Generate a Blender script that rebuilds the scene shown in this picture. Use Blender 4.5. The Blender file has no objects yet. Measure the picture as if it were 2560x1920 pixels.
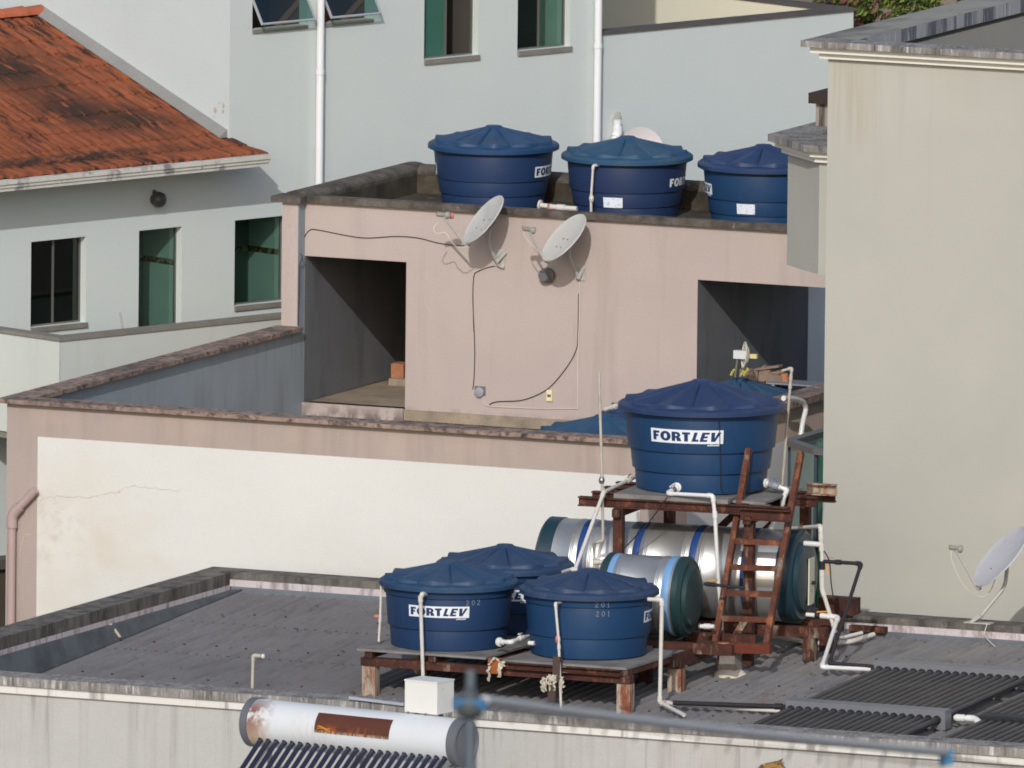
import bpy, math, random
from math import sin, cos, tan, radians, sqrt, pi, atan2
from mathutils import Vector as V, Matrix

scene = bpy.context.scene
COL = scene.collection
random.seed(7)

# ------------------------------------------------------------------ survey camera
# The photograph was surveyed in its own 2560 x 1920 pixels: rays of the camera are cut with
# real planes (walls, roofs, platforms) to find where things stand.
F_PX = 60000.0; PIT = radians(7.14); ROL = radians(.62); YAW = radians(23.55); S0 = 272.0
ca, sa = cos(YAW), sin(YAW)
R_ = V((ca, sa, 0)); D_ = V((-sa, ca, 0)); Z_ = V((0, 0, 1))
FW = cos(PIT)*D_ - sin(PIT)*Z_
UP0 = sin(PIT)*D_ + cos(PIT)*Z_
RT = cos(ROL)*R_ + sin(ROL)*UP0
UP = -sin(ROL)*R_ + cos(ROL)*UP0
CAM = -FW*(F_PX/S0)
ZOOM = dict(A=(0,0,.3888), B=(850,0,.3888), C=(1700,0,.3888), D=(0,600,.3888), E=(850,600,.3888),
    G=(1400,850,.31646), H=(1400,1250,.31646), I=(850,1300,.37975), J=(1700,1275,.3888), K=(0,1275,.3888),
    L=(1660,640,.22604), M=(1900,950,.25317), N=(540,1640,.34358), O=(1060,460,.22604), P=(1640,1140,.22604),
    Q=(1640,1480,.22604), R=(1140,1640,.18083), S=(1780,1780,.31646), T=(0,1020,.35), U=(2060,0,.22604),
    V=(1460,260,.24864), W=(600,0,.3888), X=(2060,1300,.24108), o=(0,0,1.1573), s=(0,0,1))
def px(k, x, y):
    a = ZOOM[k]; return (a[0]+x*a[2], a[1]+y*a[2])
def ray(p): return F_PX*FW + (p[0]-1280)*RT - (p[1]-960)*UP
def cut(p, p0, n):
    d = ray(p); n = V(n); return CAM + d*((V(p0)-CAM).dot(n)/d.dot(n))
def atX(p, X): return cut(p, (X,0,0), (1,0,0))
def atY(p, Y): return cut(p, (0,Y,0), (0,1,0))
def atZ(p, Z): return cut(p, (0,0,Z), (0,0,1))
def near(p, ref, dd=0.0):            # at the depth of a known point, dd metres nearer
    return cut(p, V(ref)-FW*dd, FW)
def atD(p, dist): return cut(p, CAM+FW*dist, FW)
def roofZ(Y): return -1.064 + (Y+7.17)*.053
def atRoof(p, h=0.0): return cut(p, (0,-7.17,-1.064+h), (0,-.053,1))

# ------------------------------------------------------------------ materials
MATS = {}
# measured paint corrections (linear multipliers on the base colours)
TINT = {'cream_paint': (0.948, 0.955, 0.968), 'white_render_panel': (1.019, 1.038, 1.024), 'pale_blue_grey_paint': (1.139, 1.153, 1.167), 'white_side_wall_paint': (1.027, 1.086, 1.111), 'corrugated_fibre_cement': (0.998, 0.996, 1.017), 'grey_render_inside': (1.095, 1.159, 1.156), 'cream_streaked_wall': (0.807, 0.828, 0.856), 'pink_stucco': (1.049, 1.069, 1.094), 'pink_stucco_lower': (1.045, 1.065, 1.092), 'clay_roof_tiles': (1.038, 1.141, 1.006), 'white_cornice': (0.919, 0.935, 0.99)}
def lin(c):
    return tuple(((v/255)/12.92 if v/255 <= .04045 else ((v/255+.055)/1.055)**2.4) for v in c)
class NT:
    def __init__(s, m): s.t = m.node_tree; s.n = s.t.nodes; s.l = s.t.links
    def add(s, typ, **kw):
        n = s.n.new(typ)
        for k, v in kw.items(): setattr(n, k, v)
        return n
    def link(s, a, b): s.l.new(a, b)
def mixc(nt, fac, a, b, mode='MIX'):
    m = nt.add('ShaderNodeMix', data_type='RGBA', blend_type=mode)
    for sock, v in ((m.inputs[0], fac), (m.inputs[6], a), (m.inputs[7], b)):
        if hasattr(v, 'is_output') or hasattr(v, 'links'): nt.link(v, sock)
        elif isinstance(v, (int, float)): sock.default_value = v
        else: sock.default_value = (*v, 1)
    return m.outputs[2]
def mth(nt, op, a, b=None, clamp=False):
    m = nt.add('ShaderNodeMath', operation=op); m.use_clamp = clamp
    for i, v in enumerate((a, b)):
        if v is None: continue
        if isinstance(v, (int, float)): m.inputs[i].default_value = v
        else: nt.link(v, m.inputs[i])
    return m.outputs[0]
def noise(nt, vec, scale, detail=4, rough=.55, stretch=None, seed=0):
    if stretch or seed:
        mp = nt.add('ShaderNodeMapping'); mp.inputs['Scale'].default_value = stretch or (1,1,1)
        mp.inputs['Location'].default_value = (seed*3.7, seed*1.3, seed*2.1)
        nt.link(vec, mp.inputs['Vector']); vec = mp.outputs[0]
    n = nt.add('ShaderNodeTexNoise'); n.inputs['Scale'].default_value = scale
    n.inputs['Detail'].default_value = detail; n.inputs['Roughness'].default_value = rough
    nt.link(vec, n.inputs['Vector']); return n.outputs['Fac']
def rng(nt, v, a, b, c=0.0, d=1.0):
    m = nt.add('ShaderNodeMapRange'); m.inputs[1].default_value = a; m.inputs[2].default_value = b
    m.inputs[3].default_value = c; m.inputs[4].default_value = d; nt.link(v, m.inputs[0]); return m.outputs[0]
def mat(name, color, rough=.85, var=.06, vscale=1.3, grain=.0, bump=0.0, bscale=45, layers=(), metal=0.0,
        spec=.4, coord='pos', coat=0.0, orand=0.0):
    """layers: dicts with color, scale, stretch, lo, hi, amt, and optional zr=(z0,z1) / sph=(centre,radius) masks"""
    if name in MATS: return MATS[name]
    m = bpy.data.materials.new(name); m.use_nodes = True; MATS[name] = m
    nt = NT(m); b = nt.n['Principled BSDF']
    if coord == 'pos': vec = nt.add('ShaderNodeNewGeometry').outputs['Position']
    else: vec = nt.add('ShaderNodeTexCoord').outputs['Object']
    base = V(color)
    f = noise(nt, vec, vscale, 5, .6)
    c = mixc(nt, rng(nt, f, .3, .7), tuple(base*(1-var)), tuple(min(1, v*(1+var)) for v in base))
    if grain:
        g = noise(nt, vec, 70, 2, .6, seed=3)
        c = mixc(nt, 1.0, c, mixc(nt, rng(nt, g, .3, .7), (1-grain,)*3, (1+grain,)*3), 'MULTIPLY')
    for i, L in enumerate(layers):
        n = noise(nt, vec, L.get('scale', 4), L.get('detail', 5), L.get('rough', .6), L.get('stretch'), seed=i+1+L.get('seed', 0))
        k = rng(nt, n, L.get('lo', .45), L.get('hi', .65))
        k = mth(nt, 'MULTIPLY', k, L.get('amt', 1.0))
        if 'zr' in L:
            sx = nt.add('ShaderNodeSeparateXYZ'); nt.link(vec, sx.inputs[0])
            k = mth(nt, 'MULTIPLY', k, rng(nt, sx.outputs[2], *L['zr']))
        if 'xr' in L:
            sx = nt.add('ShaderNodeSeparateXYZ'); nt.link(vec, sx.inputs[0])
            k = mth(nt, 'MULTIPLY', k, rng(nt, sx.outputs[0], *L['xr']))
        if 'yr' in L:
            sx = nt.add('ShaderNodeSeparateXYZ'); nt.link(vec, sx.inputs[0])
            k = mth(nt, 'MULTIPLY', k, rng(nt, sx.outputs[1], *L['yr']))
        if 'yr2' in L:
            sx = nt.add('ShaderNodeSeparateXYZ'); nt.link(vec, sx.inputs[0])
            k = mth(nt, 'MULTIPLY', k, rng(nt, sx.outputs[1], *L['yr2']))
        if 'patch' in L:
            k = mth(nt, 'MULTIPLY', k, rng(nt, noise(nt, vec, L['patch'][0], 2, .5, seed=9+i), L['patch'][1], L['patch'][2]))
        if 'sph' in L:
            d = nt.add('ShaderNodeVectorMath', operation='DISTANCE'); nt.link(vec, d.inputs[0]); d.inputs[1].default_value = L['sph'][0]
            k = mth(nt, 'MULTIPLY', k, rng(nt, d.outputs['Value'], L['sph'][1], L['sph'][1]*.2))
        c = mixc(nt, k, c, L['color'])
    if name in TINT: c = mixc(nt, 1.0, c, TINT[name], 'MULTIPLY')
    if orand:
        oi = nt.add('ShaderNodeObjectInfo').outputs['Random']
        hs_ = nt.add('ShaderNodeHueSaturation'); nt.link(c, hs_.inputs['Color']); nt.link(rng(nt, oi, 0, 1, .488, .508), hs_.inputs['Hue'])
        nt.link(rng(nt, oi, 0, 1, 1+orand, 1-orand), hs_.inputs['Value']); nt.link(rng(nt, oi, 0, 1, 1.0, .88), hs_.inputs['Saturation']); c = hs_.outputs[0]
    nt.link(c, b.inputs['Base Color'])
    b.inputs['Roughness'].default_value = rough; b.inputs['Metallic'].default_value = metal
    b.inputs['Specular IOR Level'].default_value = spec
    if coat: b.inputs['Coat Weight'].default_value = coat; b.inputs['Coat Roughness'].default_value = .2
    if bump:
        n1 = noise(nt, vec, bscale, 4, .65, seed=5)
        n2 = noise(nt, vec, 2.2, 3, .5, seed=6)
        s = mth(nt, 'ADD', n1, mth(nt, 'MULTIPLY', n2, 2.0))
        bp = nt.add('ShaderNodeBump'); bp.inputs['Strength'].default_value = bump; bp.inputs['Distance'].default_value = .012
        nt.link(s, bp.inputs['Height']); nt.link(bp.outputs[0], b.inputs['Normal'])
    return m
def glassmat(name, tint, refl=.12, fk=.8):
    m = bpy.data.materials.new(name); m.use_nodes = True; MATS[name] = m
    nt = NT(m); nt.n.remove(nt.n['Principled BSDF']); out = nt.n['Material Output']
    tr = nt.add('ShaderNodeBsdfTransparent'); tr.inputs[0].default_value = (*tint, 1)
    gl = nt.add('ShaderNodeBsdfGlossy'); gl.inputs['Roughness'].default_value = .03; gl.inputs[0].default_value = (.8,.95,.9,1)
    fr = nt.add('ShaderNodeFresnel'); fr.inputs[0].default_value = 1.5
    k = mth(nt, 'ADD', mth(nt, 'MULTIPLY', fr.outputs[0], fk), refl*.3, True)
    mx = nt.add('ShaderNodeMixShader'); nt.link(k, mx.inputs[0]); nt.link(tr.outputs[0], mx.inputs[1]); nt.link(gl.outputs[0], mx.inputs[2])
    nt.link(mx.outputs[0], out.inputs[0]); return m

# ------------------------------------------------------------------ mesh builder
class MB:
    def __init__(s): s.v = []; s.f = []; s.smooth = set()
    def add(s, vs, fs, smooth=False):
        o = len(s.v); s.v += [V(v) for v in vs]
        for f in fs:
            if smooth: s.smooth.add(len(s.f))
            s.f.append(tuple(o+i for i in f))
        return s
    def quad(s, a, b, c, d): return s.add([a, b, c, d], [(0,1,2,3)])
    def box(s, p0, p1):
        (x0,y0,z0), (x1,y1,z1) = p0, p1
        return s.frame(V((x0,y0,z0)), V((x1-x0,0,0)), V((0,y1-y0,0)), V((0,0,z1-z0)))
    def frame(s, o, a, b, c):           # parallelepiped
        o = V(o); a = V(a); b = V(b); c = V(c)
        vs = [o, o+a, o+a+b, o+b, o+c, o+a+c, o+a+b+c, o+b+c]
        fs = [(0,3,2,1),(4,5,6,7),(0,1,5,4),(1,2,6,5),(2,3,7,6),(3,0,4,7)]
        if a.cross(b).dot(c) < 0: fs = [f[::-1] for f in fs]
        return s.add(vs, fs)
    def bar(s, p, q, w, h, up=Z_):      # rectangular bar between two points, w sideways, h along up
        p = V(p); q = V(q); d = (q-p).normalized(); sd = d.cross(V(up))
        if sd.length < 1e-4: sd = d.cross(V((1,0,0)))
        sd.normalize(); u = sd.cross(d).normalized()
        return s.frame(p-sd*w/2-u*h/2, q-p, sd*w, u*h)
    def channel(s, p, q, w, h, t=.008, up=Z_, side=1):   # C profile, open to one side
        p = V(p); q = V(q); d = (q-p).normalized(); sd = d.cross(V(up)).normalized()*side; u = V(up)
        s.bar(p-sd*(w/2-t/2), q-sd*(w/2-t/2), t, h, up)
        for k in (1, -1):
            a = p+u*(h/2-t/2)*k+sd*t/2; b = q+u*(h/2-t/2)*k+sd*t/2
            s.bar(a, b, w-t-.001, t, up)
        return s
    def tube(s, pts, r, n=10, caps=True, r2=None):
        pts = [V(p) for p in pts]; rings = []
        t0 = (pts[1]-pts[0]).normalized(); nrm = t0.orthogonal().normalized()
        o = len(s.v)
        for i, p in enumerate(pts):
            t = ((pts[min(i+1, len(pts)-1)]-pts[max(i-1, 0)])).normalized()
            nrm = (nrm - t*nrm.dot(t)); nrm.normalize(); bn = t.cross(nrm)
            rr = r if r2 is None else r+(r2-r)*i/(len(pts)-1)
            s.v += [p + (nrm*cos(2*pi*k/n)+bn*sin(2*pi*k/n))*rr for k in range(n)]
        for i in range(len(pts)-1):
            for k in range(n):
                s.smooth.add(len(s.f)); s.f.append((o+i*n+k, o+i*n+(k+1)%n, o+(i+1)*n+(k+1)%n, o+(i+1)*n+k))
        if caps:
            s.f.append(tuple(o+k for k in range(n))[::-1]); s.f.append(tuple(o+(len(pts)-1)*n+k for k in range(n)))
        return s
    def lathe(s, prof, c, ax=(0,0,1), n=48, smooth=True):   # prof: (radius, height)
        c = V(c); ax = V(ax).normalized(); a = ax.orthogonal().normalized(); b = ax.cross(a)
        o = len(s.v)
        for r, h in prof:
            s.v += [c + ax*h + (a*cos(2*pi*k/n)+b*sin(2*pi*k/n))*r for k in range(n)]
        for i in range(len(prof)-1):
            for k in range(n):
                if smooth: s.smooth.add(len(s.f))
                s.f.append((o+i*n+k, o+i*n+(k+1)%n, o+(i+1)*n+(k+1)%n, o+(i+1)*n+k))
        if prof[0][0] > 1e-4: s.f.append(tuple(o+k for k in range(n))[::-1])
        if prof[-1][0] > 1e-4: s.f.append(tuple(o+(len(prof)-1)*n+k for k in range(n)))
        return s
    def prism(s, poly, vec):
        vec = V(vec); n = len(poly); poly = [V(p) for p in poly]
        vs = poly + [p+vec for p in poly]
        nn = V((0,0,0))
        for i in range(n): nn += poly[i].cross(poly[(i+1)%n])
        fl = nn.dot(vec) > 0
        fs = [tuple(range(n))[::-1], tuple(range(n, 2*n))] + [(i,(i+1)%n,n+(i+1)%n,n+i) for i in range(n)]
        if not fl: fs = [f[::-1] for f in fs]
        return s.add(vs, fs)
    def wall(s, o, a, up, inn, W, H, holes, depth):   # sheet with rectangular holes and their reveals
        o = V(o); a = V(a); up = V(up); inn = V(inn)
        us = sorted({0, W, *[min(max(h[0],0),W) for h in holes], *[min(max(h[1],0),W) for h in holes]})
        zs = sorted({0, H, *[min(max(h[2],0),H) for h in holes], *[min(max(h[3],0),H) for h in holes]})
        flip = a.cross(up).dot(inn) > 0
        def q(*p): s.add(p if not flip else p[::-1], [(0,1,2,3)])
        for i in range(len(us)-1):
            for j in range(len(zs)-1):
                um, zm = (us[i]+us[i+1])/2, (zs[j]+zs[j+1])/2
                if any(h[0] < um < h[1] and h[2] < zm < h[3] for h in holes): continue
                P = [o+a*u+up*z for u, z in ((us[i],zs[j]),(us[i+1],zs[j]),(us[i+1],zs[j+1]),(us[i],zs[j+1]))]
                q(*P)
        for h in holes:
            c = [o+a*u+up*z for u, z in ((h[0],h[2]),(h[1],h[2]),(h[1],h[3]),(h[0],h[3]))]
            for i in range(4):
                p, r = c[i], c[(i+1)%4]
                q(r, p, p+inn*depth, r+inn*depth)
        return s
    def build(s, name, m, parent=None, label=None, auto=None):
        me = bpy.data.meshes.new(name)
        off = V((0,0,0)) if parent is None else LOC.get(parent.name, V((0,0,0)))
        me.from_pydata([tuple(v-off) for v in s.v], [], s.f)
        me.materials.append(m)
        for i in s.smooth: me.polygons[i].use_smooth = True
        me.update()
        if s.smooth: me.set_sharp_from_angle(angle=radians(auto or 40))
        o = bpy.data.objects.new(name, me); COL.objects.link(o)
        if parent is not None:
            o.parent = parent; LOC[o.name] = off
        if label: o['label'] = label
        return o
LOC = {}
def thing(name, label, cat, loc=(0,0,0), group=None):
    o = bpy.data.objects.new(name, None); COL.objects.link(o); o.location = loc; o.empty_display_size = .2
    LOC[o.name] = V(loc); o['label'] = label; o['category'] = cat
    if group: o['group'] = group
    return o
def tag(o, label, cat, group=None):
    o['label'] = label; o['category'] = cat
    if group: o['group'] = group
    return o
def struct(o): o['kind'] = 'structure'; return o
def copy_tree(o, parent=None):
    c = o.copy(); COL.objects.link(c); c.parent = parent
    for ch in list(o.children): copy_tree(ch, c)
    return c
def fillet(pts, r, k=4):
    pts = [V(p) for p in pts]; out = [pts[0]]
    for i in range(1, len(pts)-1):
        a, b, c = pts[i-1], pts[i], pts[i+1]
        ra = min(r, (a-b).length*.45, (c-b).length*.45)
        p, q = b+(a-b).normalized()*ra, b+(c-b).normalized()*ra
        for j in range(k+1):
            t = j/k; out.append(p*(1-t)**2 + b*2*t*(1-t) + q*t*t)
    out.append(pts[-1]); return out
def pipe(name, label, cat, pts, r, m, elbow=None, couplings=(), group=None, n=10, fit=None, bend=2.2):
    """a pipe run: tube with bends, thicker elbow sleeves and couplings as parts"""
    pts = [V(p) for p in pts]; lo = min(pts, key=lambda p: p.z)
    t = thing(name, label, cat, lo, group)
    MB().tube(fillet(pts, r*bend), r, n).build('tube', m, t)
    fm = fit or m
    if elbow is None: elbow = range(1, len(pts)-1)
    for i in elbow:
        a, b, c = pts[i-1], pts[i], pts[i+1]
        e = r*3.0
        p = b+(a-b).normalized()*min(e, (a-b).length*.49); q = b+(c-b).normalized()*min(e, (c-b).length*.49)
        MB().tube(fillet([p, b, q], r*bend), r*1.28, n).build('elbow', fm, t)
    for i, f in couplings:
        p = pts[i].lerp(pts[i+1], f); d = (pts[i+1]-pts[i]).normalized()
        MB().tube([p-d*r*1.6, p+d*r*1.6], r*1.35, n).build('coupling', fm, t)
    return t
# ------------------------------------------------------------------ camera, light
cam = bpy.data.cameras.new('camera'); co = bpy.data.objects.new('camera', cam); COL.objects.link(co)
co.matrix_world = Matrix(((RT.x, UP.x, -FW.x, CAM.x), (RT.y, UP.y, -FW.y, CAM.y), (RT.z, UP.z, -FW.z, CAM.z), (0,0,0,1)))
cam.sensor_width = 36; cam.lens = 36*F_PX/2560; cam.clip_start = 1; cam.clip_end = 6000
cam.dof.use_dof = True; cam.dof.focus_distance = (CAM-V((3,-6,0))).length; cam.dof.aperture_fstop = (36*F_PX/2560)/28.0
scene.camera = co
SUN_E = radians(29); SUN_H = V((.28, -.96, 0)).normalized()
SUNV = SUN_H*cos(SUN_E) + Z_*sin(SUN_E)
ld = bpy.data.lights.new('sun', 'SUN'); ld.energy = 2.12; ld.angle = radians(.53); ld.color = (1, .982, .95)
lo = bpy.data.objects.new('sun', ld); COL.objects.link(lo); lo.rotation_euler = (-SUNV).to_track_quat('-Z', 'Y').to_euler(); lo.location = (0, -20, 30)
w = bpy.data.worlds.new('World'); scene.world = w; w.use_nodes = True
sky = w.node_tree.nodes.new('ShaderNodeTexSky'); sky.sky_type = 'NISHITA'; sky.sun_disc = False
sky.sun_elevation = SUN_E; sky.sun_rotation = atan2(SUN_H.x, SUN_H.y); sky.air_density = 1.0; sky.dust_density = 2.0
w.node_tree.links.new(sky.outputs[0], w.node_tree.nodes['Background'].inputs[0]); w.node_tree.nodes['Background'].inputs[1].default_value = .125
scene.view_settings.view_transform = 'Standard'; scene.view_settings.look = 'None'; scene.view_settings.exposure = 0
scene.cycles.filter_width = 1.75; scene.cycles.max_bounces = 8; scene.cycles.transparent_max_bounces = 12

# ------------------------------------------------------------------ material library
PINK = mat('pink_stucco', lin((178,163,156)), .92, .05, .8, .05, .25, layers=[
    dict(color=lin((188,171,158)), scale=1.1, stretch=(1,1,.25), lo=.45, hi=.75, amt=.5),
    dict(color=lin((148,130,124)), scale=2.0, stretch=(2,2,.15), lo=.55, hi=.8, amt=.45),
    dict(color=lin((70,62,58)), scale=7, stretch=(1,1,.6), lo=.42, hi=.6, amt=.85, zr=(-.25,-.42), yr=(-.2,-.1))])
PINKL = mat('pink_stucco_lower', lin((166,151,143)), .92, .05, .8, .05, .25, layers=[
    dict(color=lin((184,164,148)), scale=1.2, stretch=(1.2,1,.5), lo=.4, hi=.7, amt=.5, zr=(.0,.25)),
    dict(color=lin((140,122,116)), scale=2.4, stretch=(2,2,.12), lo=.52, hi=.78, amt=.5)])
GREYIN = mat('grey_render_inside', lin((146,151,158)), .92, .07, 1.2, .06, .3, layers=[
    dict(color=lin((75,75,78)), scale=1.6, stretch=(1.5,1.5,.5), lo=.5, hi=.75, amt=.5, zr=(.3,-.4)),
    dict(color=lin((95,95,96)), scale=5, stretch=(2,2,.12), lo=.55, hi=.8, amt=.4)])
COPE = mat('mouldy_coping_pink', lin((158,136,124)), .95, .1, 3, .12, .5, layers=[
    dict(color=lin((88,80,76)), scale=3.0, lo=.42, hi=.62, amt=.75, rough=.7),
    dict(color=lin((45,42,41)), scale=14, lo=.48, hi=.62, amt=.8, rough=.75)])
COPED = mat('mouldy_coping_dark', lin((104,97,90)), .95, .12, 3, .14, .5, layers=[
    dict(color=lin((58,53,49)), scale=4, lo=.4, hi=.62, amt=.85, rough=.7),
    dict(color=lin((170,155,140)), scale=16, stretch=(1,1,.6), lo=.6, hi=.7, amt=.6, rough=.7)])
WHITEP = mat('white_render_panel', lin((212,210,208)), .92, .03, .6, .03, .2, layers=[
    dict(color=lin((196,180,158)), scale=2.0, lo=.3, hi=.7, amt=.5, sph=((-1.55,-6.23,-.9), 1.1)),
    dict(color=lin((150,140,128)), scale=9, lo=.5, hi=.7, amt=.3, sph=((-1.8,-6.23,-.72), .45)),
    dict(color=lin((200,188,172)), scale=1.2, stretch=(1,1,2), lo=.5, hi=.75, amt=.45, zr=(-.4,-1.2)),
    dict(color=lin((188,180,172)), scale=3, stretch=(2.5,1,.1), lo=.6, hi=.8, amt=.25)])
CREAM = mat('cream_paint', lin((184,182,172)), .9, .03, .5, .02, .1, layers=[
    dict(color=lin((180,172,152)), scale=1.5, stretch=(2,2,.2), lo=.5, hi=.75, amt=.6, zr=(3.2,4.0)),
    dict(color=lin((168,150,118)), scale=3, stretch=(4,1,.15), lo=.46, hi=.66, amt=.6, sph=((5.38,-5.2,3.45), .6)),
    dict(color=lin((158,154,143)), scale=2.2, stretch=(3,3,.06), lo=.56, hi=.76, amt=.35, zr=(1.6,3.7)),
    dict(color=lin((172,170,161)), scale=.6, lo=.4, hi=.7, amt=.6)])
CREAMW = mat('cream_streaked_wall', lin((198,195,189)), .92, .04, .9, .04, .25, layers=[
    dict(color=lin((158,150,146)), scale=3.2, stretch=(2.6,1,.06), lo=.52, hi=.74, amt=.55, zr=(-2.4,-1.0)),
    dict(color=lin((120,112,112)), scale=7, stretch=(2.6,1,.10), lo=.58, hi=.72, amt=.6, zr=(-1.9,-1.0)),
    dict(color=lin((178,166,158)), scale=1.1, stretch=(1,1,.4), lo=.45, hi=.7, amt=.5)])
CORN = mat('white_cornice', lin((222,218,208)), .88, .04, 2, .04, .15, layers=[
    dict(color=lin((120,112,108)), scale=3, stretch=(3,1,.2), lo=.56, hi=.68, amt=.7)])
CORNC = mat('clean_white_cornice', lin((226,224,214)), .88, .03, 2, .03, .1)
CONC = mat('weathered_concrete_coping', lin((146,142,138)), .95, .1, 2.2, .1, .45, layers=[
    dict(color=lin((84,80,78)), scale=3.5, stretch=(2,2,.5), lo=.42, hi=.66, amt=.8, rough=.68),
    dict(color=lin((205,203,202)), scale=9, stretch=(3,3,.35), lo=.54, hi=.68, amt=.85, rough=.66),
    dict(color=lin((58,55,54)), scale=8, stretch=(3,3,.2), lo=.56, hi=.7, amt=.75)])
CONCD = mat('dark_mouldy_concrete', lin((116,112,107)), .95, .12, 2.5, .12, .5, layers=[
    dict(color=lin((62,58,55)), scale=3, stretch=(2,2,.4), lo=.38, hi=.62, amt=.85, rough=.68),
    dict(color=lin((138,132,126)), scale=8, lo=.56, hi=.72, amt=.6, rough=.7)])
STREAK = mat('streaked_drip_edge', lin((160,160,163)), .93, .08, 2, .08, .4, layers=[
    dict(color=lin((84,87,98)), scale=1.5, stretch=(2.5,2.5,.12), lo=.47, hi=.55, amt=.9),
    dict(color=lin((205,203,198)), scale=9, stretch=(3,3,.2), lo=.55, hi=.65, amt=.7)])
HOUSE = mat('pale_blue_grey_paint', lin((190,196,194)), .9, .025, .5, .025, .18, layers=[
    dict(color=lin((196,200,194)), scale=.35, lo=.45, hi=.7, amt=.6),
    dict(color=lin((176,182,180)), scale=1.2, stretch=(1.5,1.5,.1), lo=.58, hi=.8, amt=.3)])
HOUSEW = mat('white_side_wall_paint', lin((194,198,197)), .9, .03, .6, .03, .18)
BALC = mat('pale_mint_paint', lin((196,200,195)), .9, .03, .6, .03, .18, layers=[
    dict(color=lin((182,184,176)), scale=2, stretch=(2,2,.15), lo=.56, hi=.75, amt=.4)])
CAPST = mat('grey_stone_cap', lin((128,124,116)), .85, .12, 5, .1, .2)
DARKCAP = mat('dark_stone_cap', lin((88,84,82)), .85, .15, 4, .1, .3)
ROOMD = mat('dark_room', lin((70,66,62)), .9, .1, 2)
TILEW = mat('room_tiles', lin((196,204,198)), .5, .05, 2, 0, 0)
TILEB = mat('patterned_tile_band', lin((150,135,105)), .5, .1, 3, 0, 0, layers=[dict(color=lin((70,45,30)), scale=22, lo=.48, hi=.52, amt=.9, detail=1)])
GLASS = glassmat('green_glass', (.55, .74, .69), .12, .5)
GLASSP = glassmat('pale_green_glass', (.38, .52, .48), .0, .12)
GLASSB = glassmat('deep_green_glass', (.42, .64, .57), .15, .5)
ALU = mat('anodised_frame', lin((122,122,118)), .45, .05, 3, metal=.5)
ALUD = mat('dark_blue_frame', lin((60,66,82)), .6, .05, 3)  # plain dark blue frame colour
PVC = mat('white_pvc', lin((206,202,195)), .38, .05, 6, spec=.5, layers=[dict(color=lin((178,168,152)), scale=7, lo=.52, hi=.75, amt=.5)])
PVCG = mat('aged_grey_pvc', lin((182,176,164)), .45, .06, 6, spec=.5, layers=[dict(color=lin((140,126,108)), scale=6, lo=.5, hi=.75, amt=.6)])
PVCB = mat('bright_white_pvc', lin((218,218,217)), .3, .03, 6, spec=.5)
PVCPAINT = mat('white_painted_downpipe', lin((226,227,230)), .5, .02, 2)
PVCPINK = mat('pink_painted_downpipe', lin((176,154,150)), .6, .05, 2)
RED = mat('faded_red_plastic', lin((190,120,112)), .6, .1, 5)
BLKF = mat('black_pipe_insulation', lin((38,38,42)), .75, .15, 8)
BLK = mat('black_rubber', lin((26,26,28)), .6, .1, 8)
BRASS = mat('orange_lever', lin((214,150,50)), .5, .1, 8)
CHROME = mat('galvanised_fitting', lin((150,150,150)), .35, .1, 9, metal=.8)
WIRE = mat('black_cable', lin((34,30,32)), .6, .1, 5)
WIREW = mat('pale_cable', lin((206,198,190)), .6, .05, 5)
RUST = mat('rusted_steel', lin((80,47,38)), .88, .2, 5, .15, .5, layers=[
    dict(color=lin((52,30,26)), scale=7, lo=.42, hi=.62, amt=.8, rough=.7),
    dict(color=lin((128,82,56)), scale=11, stretch=(1,1,.5), lo=.56, hi=.68, amt=.8, rough=.7),
    dict(color=lin((168,158,140)), scale=6, stretch=(1,1,.35), lo=.62, hi=.72, amt=.6)])
RUSTL = mat('rusted_pale_painted_steel', lin((172,158,142)), .85, .12, 4, .12, .4, layers=[
    dict(color=lin((130,70,42)), scale=5, stretch=(2,2,.35), lo=.44, hi=.58, amt=.95, rough=.7),
    dict(color=lin((70,38,30)), scale=9, lo=.55, hi=.68, amt=.8)])
FIBRO = mat('corrugated_fibre_cement', lin((124,122,122)), .93, .1, 1.2, .12, .35, layers=[
    dict(color=lin((146,140,132)), scale=1.1, stretch=(1.6,.5,1), lo=.42, hi=.7, amt=.7, xr=(4.5,7)),
    dict(color=lin((88,85,85)), scale=3.5, stretch=(3,.4,1), lo=.5, hi=.72, amt=.5),
    dict(color=lin((48,42,38)), scale=5, lo=.62, hi=.72, amt=.8, rough=.7),
    dict(color=lin((132,82,56)), scale=3, stretch=(1,.6,1), lo=.64, hi=.74, amt=.6, xr=(5,6.5)),
    dict(color=lin((26,24,22)), scale=2.2, stretch=(1.5,.5,1), lo=.50, hi=.58, amt=.9, sph=((7.9,-9.7,-1.2), 1.0))])
BOARD = mat('fibre_cement_board', lin((128,126,124)), .9, .1, 2.5, .1, .25, layers=[
    dict(color=lin((84,80,78)), scale=4, lo=.45, hi=.7, amt=.7)])
FLASH = mat('galvanised_flashing', lin((116,122,130)), .6, .08, 3, .05, .1, metal=.25, layers=[
    dict(color=lin((86,90,98)), scale=3, stretch=(1,6,1), lo=.45, hi=.7, amt=.6), dict(color=lin((150,130,118)), scale=2.4, lo=.62, hi=.75, amt=.6)])
FLASHD = mat('tarred_flashing', lin((90,96,102)), .7, .1, 3, .06, .15, layers=[dict(color=lin((52,54,58)), scale=3, lo=.45, hi=.7, amt=.6)])
STRIP = mat('lilac_white_paint_strip', lin((196,188,190)), .9, .06, 4, .08, .2, layers=[
    dict(color=lin((120,104,106)), scale=6, stretch=(2,2,.6), lo=.5, hi=.66, amt=.7)])
FLOOR = mat('terrace_floor', lin((160,146,128)), .95, .1, 2, .1, .3, layers=[dict(color=lin((100,92,84)), scale=3, lo=.45, hi=.7, amt=.6)])
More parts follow.
